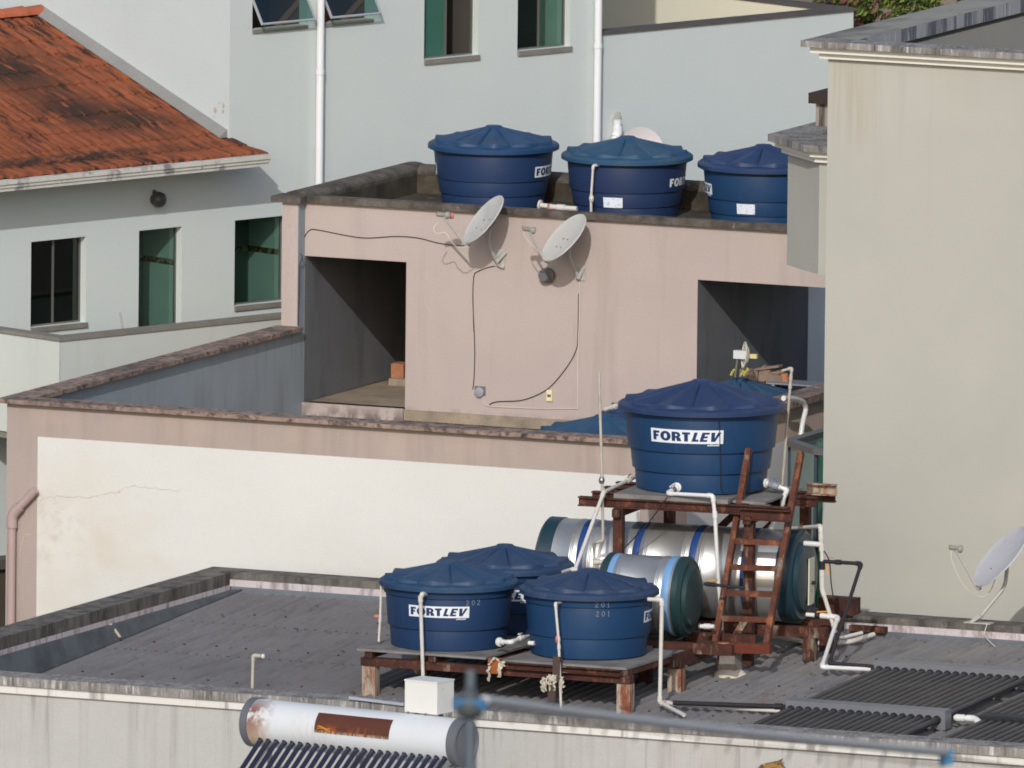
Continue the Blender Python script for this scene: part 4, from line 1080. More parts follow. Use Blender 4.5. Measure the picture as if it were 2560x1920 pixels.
# cement boards on the beams
d0 = pfx(px('G',430,1210))[0]; d1 = pfx(px('G',1335,1270))[0]
MB().frame(PF(d0,-.02,.001), XP*(d1-d0)/2.02, YP*1.2, up*.040).build('board', BOARD, sd)
MB().frame(PF(d0+(d1-d0)/2,-.03,.001), XP*(d1-d0)/2, YP*1.2, up*.038).build('board', BOARD, sd)
MB().frame(PF(d1+.01,.08,.001), XP*.30, YP*1.1, up*.02).build('board', BOARD, sd)
RB = .739; HB_ = RB*1.015
pb_ = atZ(px('G',1122,503), ZB+.042+HB_-.012)
bt = water_tank('big blue water tank with a white label on the tall rusted frame', (pb_.x, pb_.y, ZB+.042), RB, 'big', LID1, -10, (-13,), rise=RB*.275)

ALUM = mat('aluminium_jacket', lin((206,206,205)), .42, .05, 3, metal=.8, bump=.06, bscale=14, layers=[dict(color=lin((168,164,156)), scale=2, stretch=(1,1,.4), lo=.45, hi=.7, amt=.6)])
BAND1 = mat('cobalt_band', lin((34,66,124)), .5, .06, 4); BAND2 = mat('sky_blue_band', lin((112,154,200)), .5, .06, 4)
CAPG = mat('dark_green_end_cap', lin((34,60,62)), .42, .08, 3, spec=.5); CAPB = mat('petrol_end_cap', lin((28,54,66)), .4, .08, 3, spec=.5)
def boiler(name, label, p0, p1, r, bands, bandm, capm, plate=False, cd=.055):
    p0 = V(p0); p1 = V(p1); L_ = (p1-p0).length; ax = (p1-p0).normalized()
    t = thing(name, label, 'boiler', (p0+p1)/2-up*r, 'silver boilers under the tall tank frame')
    prof = [(r*.9,0)]
    x = 0.0
    for k, bx in enumerate(bands):     # ribs next to each band
        for d in (-.07,-.055,-.04,.10,.115,.13):
            xx = bx*L_+d
            if .02 < xx < L_-.02: prof += [(r,xx-.006),(r+.004,xx),(r,xx+.006)]
    prof = sorted(prof[1:], key=lambda q: q[1]); prof = [(r,0)]+prof+[(r,L_)]
    body = MB().lathe(prof, p0, ax, 72).build('jacket', ALUM, t)
    for bx in bands: MB().lathe([(r+.0025,bx*L_),(r+.004,bx*L_+.002),(r+.004,bx*L_+.062),(r+.0025,bx*L_+.064)], p0, ax, 72).build('band', bandm, body)
    for c, a in ((p1,ax),(p0,-ax)):
        capo = MB().lathe([(r+.001,-cd-.003),(r+.008,-cd),(r+.010,.0),(r-.01,.018),(r*.93,.03),(r*.86,.022),(r*.80,.026),(r*.74,.060),(r*.5,.078),(r*.15,.084),(0,.085)], c, a, 64).build('end_cap', capm, t)
        if a is ax:
            s = a.cross(up).normalized(); rb = MB()
            for ang in (pi*.5, pi*.5+.0, -pi*.5, .0, pi):
                d = s*cos(ang)+up*sin(ang)
                rb.bar(c+a*.074+d*r*.16, c+a*.056+d*r*.70, .018, .02, up=a)
            MB_ = rb.build('rib', capm, capo)
            if plate:
                f = c+a*.088+s*r*.0
                MB().frame(f+s*-.0+up*(-.60*r)-s*.075, s*.15, a*.012, up*r*1.02).build('data_plate', mat('pale_data_plate', lin((206,204,186)), .6, .05, 6, layers=[dict(color=lin((90,90,84)), scale=9, stretch=(1,1,5), lo=.62, hi=.66, amt=.8)]), capo)
                MB().lathe([(0,0),(.016,0),(.016,.03),(0,.032)], f+a*.013-up*.05, a, 10).build('knob', BLK, capo)
    for q in (.18,.8):
        c = p0.lerp(p1, q); s = ax.cross(up).normalized()
        MB().frame(c-ax*.03-s*r*.6-up*(r+.04), ax*.06, s*r*1.2, up*.12).build('cradle', BLK, t)
    return t
rbig = .403
cR = cut(px('H',1905,604), PF(0,.54), YP); cL = cut(px('I',1385,290), PF(0,.54), YP); cL = V((cL.x,cL.y,cR.z))
cL = cL
big = boiler('hot_water_boiler', 'long silver boiler with cobalt bands lying under the big tank', cL, cR, rbig, (.155,.375,.60,.81), BAND1, CAPB, plate=True, cd=.12)
rsm = .345
yS = -.62
sR = cut(px('H',1010,765), PF(0,yS), YP); sL = cut(px('H',395,765), PF(0,yS), YP); sL = V((sL.x,sL.y,sR.z))
small = boiler('hot_water_boiler', 'short silver boiler with pale blue bands in front of the long one', sL, sR, rsm, (.06,.80), BAND2, CAPG)
# rusty sleepers that carry the boilers
bf = thing('boiler_frame', 'rusted steel frame on the corrugated roof under the two boilers', 'frame', (5.5,-9,roofZ(-9)))
zf = sR.z-rsm-.05
def rail_(p, q, w=.08, h=.09): MB().bar(p, q, w, h).build('rail', RUST, bf)
for y in (yS-.38, yS+.30): rail_(V((*PF(.35,y).xy, zf)), V((*PF(1.75,y).xy, zf)))
zf2 = cR.z-rbig-.05
for y in (.30,.78): rail_(V((*PF(-.2,y).xy, zf2)), V((*PF(2.2,y).xy, zf2)))
e1 = V((pC.x-.04, YT+1.0, zt-.07)); e2 = atZ(px('Q',640,590), zt-.05); e2.z = zt-.07
rail_(e1, e2, .09, .12)
for x, y in ((.45,yS-.38),(.95,yS-.38),(.0,.30),(2.05,.30),(.0,.78),(2.05,.78)):
    p = PF(x,y); MB().box((p.x-.05,p.y-.05,roofZ(p.y)-.02),(p.x+.05,p.y+.05,(zf if y < 0 else zf2)-.046)).build('foot', RUST, bf)

# ladder
RUSTO = mat('rusty_orange_steel', lin((98,58,44)), .88, .2, 5, .15, .5, layers=[dict(color=lin((62,36,30)), scale=6, lo=.45, hi=.65, amt=.7, rough=.7), dict(color=lin((160,104,70)), scale=9, stretch=(1,1,.5), lo=.54, hi=.68, amt=.7, rough=.7), dict(color=lin((168,158,140)), scale=6, stretch=(1,1,.35), lo=.62, hi=.72, amt=.6)])
ld_ = thing('ladder', 'rusty steel ladder leaning against the front of the tall tank frame', 'ladder', PF(1.5,-.6,-1.1))
yF, yTp = -.52, .34
def lad(p, y): return cut(p, PF(0,y), YP)
zF = lad(px('Q',640,610), yF)
fL, fR = lad(px('Q',650,600), yF), lad(px('Q',1215,620), yF)
tL, tR = lad(px('G',1492,862), yTp), lad(px('G',1905,885), yTp)
# the frame beam it leans on sits at y=0: lean the rails to pass just in front
for a, b_ in ((fL,tL),(fR,tR)):
    MB().channel(a, b_, .05, .062, .009, up=(b_-a).cross(XP).normalized(), side=1).build('rail', RUSTO, ld_)
rgs = [(625,680),(915,975),(1205,1260),(1490,1540)]
import itertools
def ladt(py_, rail):  # parameter along rail for a pixel row
    a, b_ = rail; lo_, hi_ = 0., 1.
    for _ in range(40):
        m_ = (lo_+hi_)/2; q = a.lerp(b_, m_); w_ = (q-CAM); yy_ = 960-F_PX*w_.dot(UP)/w_.dot(FW)
        if yy_ > py_: lo_ = m_
        else: hi_ = m_
    return (lo_+hi_)/2
for yl, yr in ((px('P',0,650)[1], px('P',0,672)[1]),(px('P',0,940)[1],px('P',0,965)[1]),(px('P',0,1226)[1],px('P',0,1248)[1]),(px('P',0,1512)[1],px('P',0,1532)[1]),(px('Q',0,290)[1],px('Q',0,310)[1])):
    a = fL.lerp(tL, ladt(yl,(fL,tL))); b_ = fR.lerp(tR, ladt(yr,(fR,tR)))
    MB().bar(a+XP*.026, b_-XP*.026, .04, .048).build('rung', RUSTO, ld_)
MB().bar(fL-XP*.06-up*.0-YP*.05, fR+XP*.06-YP*.05, .07, .085).build('foot_beam', mat('bright_rust', lin((104,52,36)), .9, .2, 6, .12, .5, layers=[dict(color=lin((196,130,80)), scale=5, lo=.54, hi=.64, amt=.9, rough=.7)]), ld_)
# concrete block below the ladder
bc0 = lad(px('Q',820,880), yF+.05)
blk = MB(); zr = roofZ(bc0.y)
w0, w1 = .085, .07
zt3 = fL.z-.06
vs = [(bc0.x-w0,bc0.y-w0,zr-.02),(bc0.x+w0,bc0.y-w0,zr-.02),(bc0.x+w0,bc0.y+w0,zr-.02),(bc0.x-w0,bc0.y+w0,zr-.02),(bc0.x-w1,bc0.y-w1,zt3),(bc0.x+w1,bc0.y-w1,zt3),(bc0.x+w1,bc0.y+w1,zt3),(bc0.x-w1,bc0.y+w1,zt3)]
blk.add(vs, [(0,3,2,1),(4,5,6,7),(0,1,5,4),(1,2,6,5),(2,3,7,6),(3,0,4,7)])
cbk = thing('concrete_block', 'tapered concrete block carrying the foot of the rusty ladder', 'block', (bc0.x,bc0.y,zr))
blk.build('block', mat('grey_block', lin((128,122,116)), .95, .15, 5, .12, .4), cbk)
mm = MB(); rr = random.Random(5)
mm.lathe([(.15,.0),(.14,.03),(.10,.06),(.06,.065),(0,.066)], (bc0.x+.01,bc0.y-.02,zr-.005), up, 14); mm.build('mortar', mat('pale_mortar_b', lin((206,196,180)), .95, .12, 8, .1, .5), cbk)
# ------------------------------------------------------------------ pipes
def P_(k, pts, f): return [f(px(k,x,y)) for x, y in pts]
GP = 'white plumbing pipes round the water tanks'
yA = YT-.06
fA = lambda p: atY(p, yA)
def tap(p, d, m=RED, s=1.0):
    p = V(p); d = V(d).normalized(); t = thing('tap_valve', '', 'valve', p); return t
def valve_part(t, p, axis, m, hm=None, r=.018, l=.03):
    p = V(p); axis = V(axis).normalized()
    v = MB().lathe([(r*.9,-l),(r*1.25,-l*.8),(r*1.25,-l*.4),(r*1.5,-l*.2),(r*1.5,l*.2),(r*1.25,l*.4),(r*1.25,l*.8),(r*.9,l)], p, axis, 14).build('valve', m, t)
    if hm:
        o = axis.orthogonal() if abs(axis.z) > .7 else up
        o = (-FW if abs(axis.z) > .7 else up); o = (o-axis*o.dot(axis)).normalized()
        MB().tube([p, p+o*r*2.3], r*.5, 8).bar(p+o*r*2.3-axis*l*1.1, p+o*r*2.3+axis*l*1.1, r*.8, r*.6, up=o).build('handle', hm, v)
    return v
# overflow of the left front tank
q = atY(px('I',572,490), ta.location.y-TRAD*.9)
pipe('overflow_pipe', 'white pipe running down the front of the tank chalked 202', 'pipe', [q, atY(px('I',540,488),yA), atY(px('I',530,520),yA), atY(px('I',548,1075),yA)], .017, PVC, elbow=(1,), couplings=((2,.0),), group=GP)
q = atY(px('I',1455,545), tb_.location.y-TRAD*.93)
pts = [q, atY(px('I',1418,550),yA), atY(px('I',1440,800),yA), atY(px('I',1455,1240),yA)]
t = pipe('overflow_pipe', 'thin white pipe with a small red valve in front of the tank chalked 201', 'pipe', pts, .012, PVC, elbow=(1,), couplings=((1,.93),(2,.08)), group=GP)
valve_part(t, atY(px('I',1432,785),yA), (0,0,1), RED, None, .014, .03)
yB = YT+.25
q = [atY(px('I',2028,522),yB), atY(px('I',2120,525),yB), atY(px('I',2105,1200),yB)]
q += [atRoof(px('Q',310,1362), .05)]
pipe('overflow_pipe', 'white pipe dropping from the right of the low stand to the corrugated roof', 'pipe', q, .018, PVC, group=GP)
q = [atY(px('I',272,415),YT+.3), atY(px('I',264,650),YT+.3), atY(px('I',255,800),YT+.3)]
t = pipe('feed_pipe', 'thin white pipe with a red valve at the left edge of the low stand', 'pipe', q, .011, PVC, elbow=(), couplings=((0,.95),(1,.05)), group=GP)
valve_part(t, atY(px('I',240,635),YT+.29), (1,0,0), RED, None, .013, .022)
yq = ta.location.y-.30
q = [atY(px('I',1050,803),yq), atY(px('I',1125,805),yq-.06), atY(px('I',1185,780),yq+.12), atY(px('I',1242,765),yq+.34)]
t = pipe('outlet_pipe', 'white outlet pipe with a tap between the two front tanks of the low stand', 'pipe', q, .018, PVCB, elbow=(1,), couplings=((0,.2),(2,.3)), group=GP)
MB().lathe([(.015,-.012),(.04,-.01),(.04,.006),(.02,.01)], q[0], q[1]-q[0], 16).build('flange', PVCB, t)
valve_part(t, q[2], q[3]-q[2], PVCB, PVCB, .018, .035)
q = [atY(px('I',1280,812),yq), atY(px('I',1242,810),yq)]
pipe('outlet_stub', 'short white pipe stub on the left side of the tank chalked 201', 'pipe', q, .02, PVCB, group=GP)
# big tank: left outlet and long slanting pipe
f0 = lambda p: cut(p, PF(0,.15), YP); f1 = lambda p: cut(p, PF(0,-.12), YP); fS = lambda p: cut(p, PF(0,-.75), YP)
bl_ = V(bt.location); 
q = [cut(px('G',600,1078), bl_, YP), f1(px('G',345,1203)), fS(px('H',120,550)), fS(px('I',1525,325)), atY(px('I',1410,360), tc.location.y)]
t = pipe('outlet_pipe', 'long white pipe slanting from the left of the big tank down to the low tanks', 'pipe', q, .017, PVC, elbow=(1,), couplings=((0,.25),(2,.1)), group=GP)
valve_part(t, q[0].lerp(q[1],.22), q[1]-q[0], PVC, PVC, .02, .04)
q = [f1(px('G',308,243)), f1(px('G',335,1200)), f1(px('G',340,1585)), f1(px('H',270,340)), f1(px('H',274,580))]
t = pipe('vent_pipe', 'tall thin vent pipe standing up to the left of the big tank', 'pipe', q, .013, PVCG, elbow=(2,3), couplings=((0,.86),(0,.9),(3,.6)), group=GP)
valve_part(t, f1(px('G',329,1108)), (0,0,1), CHROME, None, .018, .03)
q = [f1(px('H',274,492)), f1(px('H',362,490))]
pipe('outlet_stub', 'short white pipe joining the vent pipe to the short boiler', 'pipe', q, .018, PVC, couplings=((0,.2),(0,.7)), group=GP)
q = [cut(px('G',330,560), bl_, YP)+YP*.1, cut(px('G',462,515), bl_, YP)]
pipe('feed_pipe', 'white pipe between the vent pipe and the lid of the big tank', 'pipe', q, .019, PVC, elbow=(), couplings=((0,.65),), group=GP)
# front outlet
def tank_pt(p, frac=1.0):   # point on the front of the big tank body
    lo_, hi_ = bl_.y-.8, bl_.y
    for _ in range(40):
        m_ = (lo_+hi_)/2; q_ = atY(p, m_); r_ = (q_.xy-bl_.xy).length
        if r_ > .575*1.01: lo_ = m_
        else: hi_ = m_
    return atY(p, hi_)
a = tank_pt(px('P',232,345)); dr = V((a.x-bl_.x,a.y-bl_.y,0)).normalized()
b_ = a+dr*.14-up*.02; b_ = near(px('P',130,415), b_)
q = [a, b_, f1(px('P',628,440)), f1(px('P',652,650)), f1(px('P',695,1470)), f1(px('Q',722,200)), f1(px('Q',725,420))]
t = pipe('outlet_pipe', 'white pipe from the front outlet of the big tank, down past the ladder', 'pipe', q, .018, PVCB, elbow=(1,2), couplings=((3,.0),(0,.75)), group=GP)
MB().lathe([(.02,-.008),(.042,-.006),(.042,.010),(.026,.014),(.026,.03),(.02,.03)], a, dr, 20).build('flange', PVCB, t)
valve_part(t, a.lerp(b_,.45), b_-a, CHROME, PVCB, .019, .035)
a = tank_pt(px('P',1215,300)); dr = V((a.x-bl_.x,a.y-bl_.y,0)).normalized()
q = [a, near(px('P',1370,345), a+dr*.1), near(px('P',1450,375), a+dr*.12), near(px('P',1408,470), a+dr*.12), near(px('P',1385,620), a+dr*.0), near(px('P',1310,712), a), near(px('P',1250,830), a), near(px('P',1258,1510), a), near(px('Q',1262,60), a)]
t = pipe('outlet_pipe', 'white pipe from the right outlet of the big tank, seen between the ladder rungs', 'pipe', q, .018, PVCB, elbow=(2,3,6), couplings=((0,.85),), group=GP)
MB().lathe([(.02,-.008),(.042,-.006),(.042,.010),(.026,.014),(.026,.03),(.02,.03)], a, dr, 20).build('flange', PVCB, t)
valve_part(t, q[0].lerp(q[1],.6), q[1]-q[0], mat('grey_valve', lin((130,138,150)), .4, .08, 6), mat('grey_valve_h', lin((104,112,126)), .4, .08, 6), .026, .05)
fb = lambda p: cut(p, PF(0,1.15), YP)
q = [fb(px('G',1755,243)), fb(px('G',1832,222)), fb(px('G',1825,280)), fb(px('G',1755,1145))]
pipe('vent_pipe', 'thin cream vent pipe hooked at the top behind the right of the big tank', 'pipe', q, .012, PVCG, elbow=(1,), couplings=((2,.02),(2,.1)), group=GP)
fh = lambda p: atX(p, XR+.17)
q = [fh(px('M',232,180)), fh(px('M',345,185)), fh(px('M',430,215)), fh(px('M',458,280)), fh(px('M',425,400)), fh(px('M',398,580))]
t = pipe('overflow_hose', 'thick white hose curving down in front of the pink side wall', 'hose', fillet(q,.08,3), .024, PVCB, elbow=(), group=GP)
q0 = atZ(px('L',1235,1500), ZLT+.02); 
bo = MB().frame(V((q0.x-.05,q0.y-.1,t3.location.z+HU+.10)), X1_*.52, Y1_*.30, up*.012).frame(V((q0.x+.44,q0.y-.1,t3.location.z+HU-.08)), X1_*.03, Y1_*.02, up*.179).frame(V((q0.x+.0,q0.y-.1,t3.location.z+HU-.04)), X1_*.03, Y1_*.02, up*.139).build('shelf_bracket', mat('grey_tin', lin((150,156,164)), .5, .08, 5, metal=.4))
tag(bo, 'small grey tin shelf on the teal lid behind the right of the big tank', 'shelf')
# right end of the long boiler
yE = .54; fE = lambda p: cut(p, PF(0,yE-.1), YP)
q = [cut(px('P',1490,802), PF(0,.9), YP), fE(px('J',905,105)), fE(px('J',913,300)), fE(px('J',915,512)), fE(px('J',1000,790))]
t = pipe('circulation_pipe', 'cream pipe standing at the right end of the long boiler', 'pipe', q, .019, PVC, elbow=(1,3), couplings=((1,.35),(1,.7),(2,.5),(2,.7)), group=GP)
MB().tube([fE(px('J',914,328)), fE(px('J',914,382))], .027, 12).build('black_joint', BLKF, t)
pc_ = fE(px('J',908,222)); MB().tube([pc_-X1_*.16-up*.0, pc_], .024, 12).build('branch', PVCB, t)
q = [fE(px('J',918,330)), fE(px('J',1165,345)), atRoof(px('J',1040,680),.3), atRoof(px('J',960,985),.12), atRoof(px('J',1235,1005),.09)]
q[2] = q[1].lerp(q[3], .52)
t = pipe('insulated_pipe', 'black insulated pipe bending down from the long boiler to the solar collector', 'pipe', q, .017, BLKF, elbow=(1,3), couplings=((0,.4),), n=10)
h0 = fE(px('J',945,345)); MB().bar(h0-up*.0, h0-up*.09+X1_*.012, .014, .008, up=YP).build('lever', BRASS, t)
MB().bar(h0+up*.055, h0+up*.055+X1_*.06, .006, .008).build('lever', RED, t)
rE = fE(px('J',812,672))
q = [rE, fE(px('J',1015,690)), atRoof(px('J',912,1010),.10), atRoof(px('J',1235,1026),.06)]
t = pipe('return_pipe', 'white pipe from the foot of the long boiler down to the solar collector', 'pipe', q, .019, PVCB, couplings=((0,.55),(0,.75)), group=GP)
MB().tube([q[0].lerp(q[1],.28), q[0].lerp(q[1],.45)], .026, 12).build('black_joint', BLKF, t)
MB().tube([q[0], q[0].lerp(q[1],.26)], .015, 10).build('nipple', CHROME, t)
h0 = fE(px('J',880,655)); MB().bar(h0, h0+X1_*.12+up*.012, .012, .012).build('lever', BRASS, t)
# short boiler fittings
fs_ = lambda p: cut(p, PF(0,yS), YP)
q = [fs_(px('H',1135,662)), fs_(px('H',1460,695))]
t = pipe('insulated_pipe', 'dark pipe with a brass lever at the upper right of the short boiler', 'pipe', q, .014, BLKF, elbow=(), couplings=((0,.12),(0,.22)))
h0 = fs_(px('H',1172,638)); MB().bar(h0, h0+X1_*.09+up*.015, .012, .012).build('lever', BRASS, t)
q = [fs_(px('H',1105,998)), fs_(px('H',1220,1000))]
t = pipe('outlet_stub', 'short white pipe at the foot of the short boiler beside the ladder', 'pipe', q, .019, PVCB, couplings=((0,.5),), group=GP)
MB().lathe([(.012,-.006),(.03,-.004),(.03,.004),(.012,.008)], q[0], X1_, 14).build('flange', CHROME, t)
# long pipe on the roof
q = [atRoof(px('Q',925,432),.10), atRoof(px('Q',1250,482),.09), atRoof(px('Q',1440,505),.08), atRoof(px('Q',1700,562),.05), atRoof(px('J',950,857),.05), atRoof(px('J',1090,850),.05), atRoof(px('J',1245,800),.07)]
pipe('roof_pipe', 'long white pipe sagging across the corrugated roof to the back parapet', 'pipe', q, .022, PVC, elbow=(), couplings=((0,.4),(2,.0)), group=GP, n=12, bend=9)
q = [atRoof(px('J',1020,828),.05), atRoof(px('J',1170,790),.07)]
pipe('roof_pipe', 'short white pipe end beside the long sagging roof pipe', 'pipe', q, .018, PVC, group=GP)
q = [atRoof(px('Q',730,345),.12), atRoof(px('Q',985,350),.12), atRoof(px('Q',1300,352),.12), atRoof(px('Q',1300,315),.2)]
pipe('roof_pipe', 'horizontal white pipe low behind the ladder', 'pipe', q, .018, PVC, couplings=((0,.3),), group=GP)
rr0 = atRoof(px('J',1200,785),.05); o = MB().frame(rr0-X1_*.17, X1_*.34, Y1_*.10, up*.05).build('rust_tray', RUST); tag(o, 'rusty tray at the back of the roof where the white pipes end', 'tray')
bx0 = atY(px('J',1005,640),-7.12); o = MB().box((bx0.x-.16,-7.15,-.887),(bx0.x+.16,-6.95,bx0.z+.10)).build('rusty_box', RUST); tag(o, 'small dark rusty box on the back parapet beside the black insulated pipe', 'box')
# collector feed pipes along the front
q = [atRoof(px('Q',190,1225),.09), atRoof(px('Q',1400,1268),.09)]
q = [q[0], q[0].lerp(q[1],.5), q[1]]
pipe('insulated_pipe', 'straight black insulated pipe lying along the roof to the front collector', 'pipe', q, .021, BLKF, elbow=(), couplings=((1,.93),))
q = [atRoof(px('Q',60,1212),.06), atRoof(px('Q',200,1240),.055), atRoof(px('Q',690,1275),.05), atRoof(px('Q',1375,1318),.05)]
pipe('roof_pipe', 'yellowed white pipe lying beside the straight black pipe', 'pipe', q, .017, PVC, elbow=(), couplings=((0,.3),(0,.5),(2,.0)), group=GP)
q = [atRoof(px('J',1765,1335),.10), atRoof(px('J',1895,1342),.10), atRoof(px('J',1948,1392),.06)]
pipe('outlet_stub', 'short white elbow pipe at the right end of the front collector', 'pipe', q, .024, PVCB, couplings=((0,.3),), group=GP)
q = [fA(px('K',1685,940)), fA(px('K',1628,935)), fA(px('K',1618,1290))]
q = [V((v.x,YFI+.10,v.z)) for v in [atY(px('K',1685,940),YFI+.10), atY(px('K',1628,935),YFI+.10), atY(px('K',1618,1290),YFI+.10)]]
t = pipe('vent_pipe', 'lone cream standpipe with a little tap behind the front parapet', 'pipe', q, .014, PVCG, elbow=(1,), couplings=((0,.4),), group=GP)
MB().lathe([(.012,-.0),(.02,.004),(.02,.02),(.012,.024)], q[0], X1_, 10).build('nozzle', PVCB, t)
# pipes on the upper roof
yU = u2.location.y-TRAD-.03
q = [atY(px('V',200,605),yU+.12), atY(px('V',92,622),yU), atY(px('V',70,960),yU), atY(px('V',72,1120),yU)]
t = pipe('overflow_pipe', 'thin white pipe down the front of the middle tank on the pink roof', 'pipe', q, .012, PVC, elbow=(1,), couplings=((2,.0),), group=GP)
MB().lathe([(.012,-.0),(.03,.002),(.03,.012),(.012,.016)], q[0], q[1]-q[0], 14).build('flange', PVC, t)
valve_part(t, atY(px('V',75,950),yU), (0,0,1), PVC, None, .016, .03)
q = [atY(px('O',1285,235),.45), atY(px('O',1500,262),.45), atY(px('O',1690,275),.45)]
t = pipe('outlet_pipe', 'white pipe lying between the left and middle tanks on the pink roof', 'pipe', q, .024, PVC, elbow=(), couplings=((1,.1),), group=GP)
MB().lathe([(.02,-.01),(.05,-.008),(.05,.008),(.02,.012)], q[0], q[1]-q[0], 18).build('flange', PVC, t)
a = atY(px('O',1375,245),.42); MB().tube([a+up*.02, a-up*.02, a-up*.06+X1_*.14], .01, 8).build('tap', RED, t)

# ------------------------------------------------------------------ evacuated tube collectors
BOX = mat('collector_manifold', lin((124,126,132)), .5, .05, 3, metal=.2, layers=[dict(color=lin((60,84,128)), scale=5, lo=.70, hi=.73, amt=.7)])
TUBEM = mat('evacuated_tube', lin((34,35,44)), .35, .1, 3, spec=.4, layers=[dict(color=lin((70,70,76)), scale=3, lo=.4, hi=.7, amt=.6)])
def collector(label, p_left, x_len, n, length, h=.125, dep=.14, full=True, bm=None):
    t = thing('solar_collector', label, 'solar collector', p_left, 'tube collectors on the corrugated roof'); a = V(p_left)
    sl = V((0,1,.053)).normalized(); nz = V((1,0,0)).cross(sl)
    MB().frame(a, X1_*x_len, sl*dep, nz*h).build('manifold', bm or BOX, t)
    pit = .0805; r = .0285
    for k in range(n):
        c = a + X1_*(.05+k*pit) + nz*(h*.52)
        if c.x > a.x+x_len-.02: break
        rg = MB().lathe([(r+.010,-.0),(r+.010,.008),(r+.002,.010)], c, -sl, 14).build('seal', BLK, t)
        MB().tube([c-sl*.004, c-sl*length], r, 12).build('tube', TUBEM, t)
    rr_ = MB(); 
    for d in (.5, length-.03): rr_.bar(a+X1_*-.01-sl*d+nz*.01, a+X1_*(x_len+.01)-sl*d+nz*.01, .03, .02)
    rr_.build('rack', ALU, t)
    MB().lathe([(.03,-.05),(.03,-.0)], a+sl*dep*.5+nz*h*.5, X1_, 14).build('inlet', BLKF, t)
    return t
m1 = atRoof(px('X',523,1458), .185)-up*.165; m2 = atRoof(px('J',682,1222), .185)-up*.165
m2r = atRoof(px('J',1735,1395), .03)
m1b = near(px('X',523,1452), m1); hh1 = m1b.z-m1.z; m2b = near(px('J',682,1212), m2); hh2 = m2b.z-m2.z
xb_ = atRoof(px('J',1880,1292), .09).x; L1 = m1.y-m2.y-.20
collector('wide tube collector at the back right with its grey manifold running out of frame', m1, xb_-m1.x, 50, L1, h=.165)
collector('tube collector at the right edge behind a dark gap, mostly out of frame', V((xb_+.14,m1.y,m1.z)), 2.9, 36, L1, h=.165)
collector('front tube collector whose manifold ends in a white elbow pipe', m2, m2r.x-m2.x, 30, 1.9, h=.165)
m3 = atRoof(px('J',1935,1310), .15)-up*.12
collector('dark tube collector cut off at the right edge beside the white elbow pipe', m3, 3.0, 30, 1.9, h=.11, bm=mat('shaded_side_manifold', lin((44,46,50)), .6, .1, 3))  # same manifold coloured near black for its shaded side
# tarry strip of debris beside the collectors
# ------------------------------------------------------------------ satellite dishes
DISH = mat('dish_paint', lin((196,194,190)), .55, .04, 4, layers=[dict(color=lin((164,162,158)), scale=5, lo=.5, hi=.75, amt=.5)])
DISHG = mat('dish_paint_bluish', lin((186,186,192)), .55, .05, 4, layers=[dict(color=lin((150,150,154)), scale=6, stretch=(1,1,.5), lo=.55, hi=.75, amt=.6)])
ARM = mat('dish_arm_grey', lin((178,176,172)), .5, .06, 6)
def dish(label, c, a_px, b_px, ratio, foot, elbow_p, head, lnb, k, m=DISH, lnbm=None, bolts=(), dcam=.0):
    """c: centre; a_px/b_px: ends of the long axis in the photo"""
    c = V(c); t = thing('satellite_dish', label, 'satellite dish', foot)
    sc_ = (c-CAM).dot(FW)/F_PX
    dx, dy = (b_px[0]-a_px[0]), (b_px[1]-a_px[1]); L_ = sqrt(dx*dx+dy*dy)*sc_/2
    ax = (RT*dx-UP*dy).normalized()
    pr = (RT*(dy)+UP*(dx)).normalized()            # perpendicular in the image plane
    if pr.dot(UP) < 0: pr = -pr
    nrm = (pr*sqrt(1-ratio**2) - FW*ratio).normalized()
    bx = nrm.cross(ax).normalized()
    mb = MB(); n = 48; rows = []
    Rr = L_; dep = .085*Rr
    for (q, s) in ((0.001,0),(.25,0),(.5,0),(.75,0),(.93,0),(.985,.01),(1.0,-.005),(1.0,-.03),(.985,-.03)):
        z = dep*(min(q,.985)**2-1) + s*Rr
        rows.append([c+ax*(q*Rr*cos(2*pi*i/n))+bx*(q*Rr*.94*sin(2*pi*i/n))+nrm*z for i in range(n)])
    for (q) in (.93,.7,.4,.001):
        z = dep*(q**2-1)-.035*Rr; rows.append([c+ax*(q*Rr*cos(2*pi*i/n))+bx*(q*Rr*.94*sin(2*pi*i/n))+nrm*z for i in range(n)])
    vs = [p for r in rows for p in r]; fs = []
    for i in range(len(rows)-1):
        for j in range(n): fs.append((i*n+j,(i+1)*n+j,(i+1)*n+(j+1)%n,i*n+(j+1)%n))
    mb.add(vs, fs, True); rf = mb.build('reflector', m, t)
    bo = MB()
    for p in bolts:
        q = cut(p, c-nrm*dep*.8, nrm); bo.lathe([(.007,0),(.007,.006),(0,.007)], q, nrm, 8)
    if bolts: bo.build('bolt', CHROME, rf)
    low = c-ax*Rr*(1 if ax.z > 0 else -1)*1.0-nrm*.01
    # arm and lnb
    l0 = cut(lnb[0], c+nrm*.30-up*.05, FW); st = near(k[0], low)
    MB().tube(fillet([low+(c-low)*.05-nrm*.05, st, l0], .06), .011, 10).build('lnb_arm', ARM, t)
    ld = (c-l0).normalized()
    lb = MB().lathe([(.0,-.075),(.022,-.07),(.022,-.01),(.016,.0),(.03,.012),(.034,.02),(.034,.045),(.03,.05),(0,.052)], l0+ld*.02, ld, 16).build('lnb', lnbm or mat('lnb_grey', lin((150,148,140)), .5, .1, 6), t)
    # back bracket and mast
    hd = c-nrm*(dep+.06); f = V(foot)
    e = V(elbow_p)
    MB().tube(fillet([f, e, hd], .07), .017, 12).build('mast', ARM, t)
    MB().frame(hd-ax*.05-bx*.035-nrm*.02, ax*.10, bx*.07, nrm*.075).build('bracket', mat('bracket_grey', lin((140,140,140)), .5, .1, 6, metal=.3), t)
    return t, l0, low, c
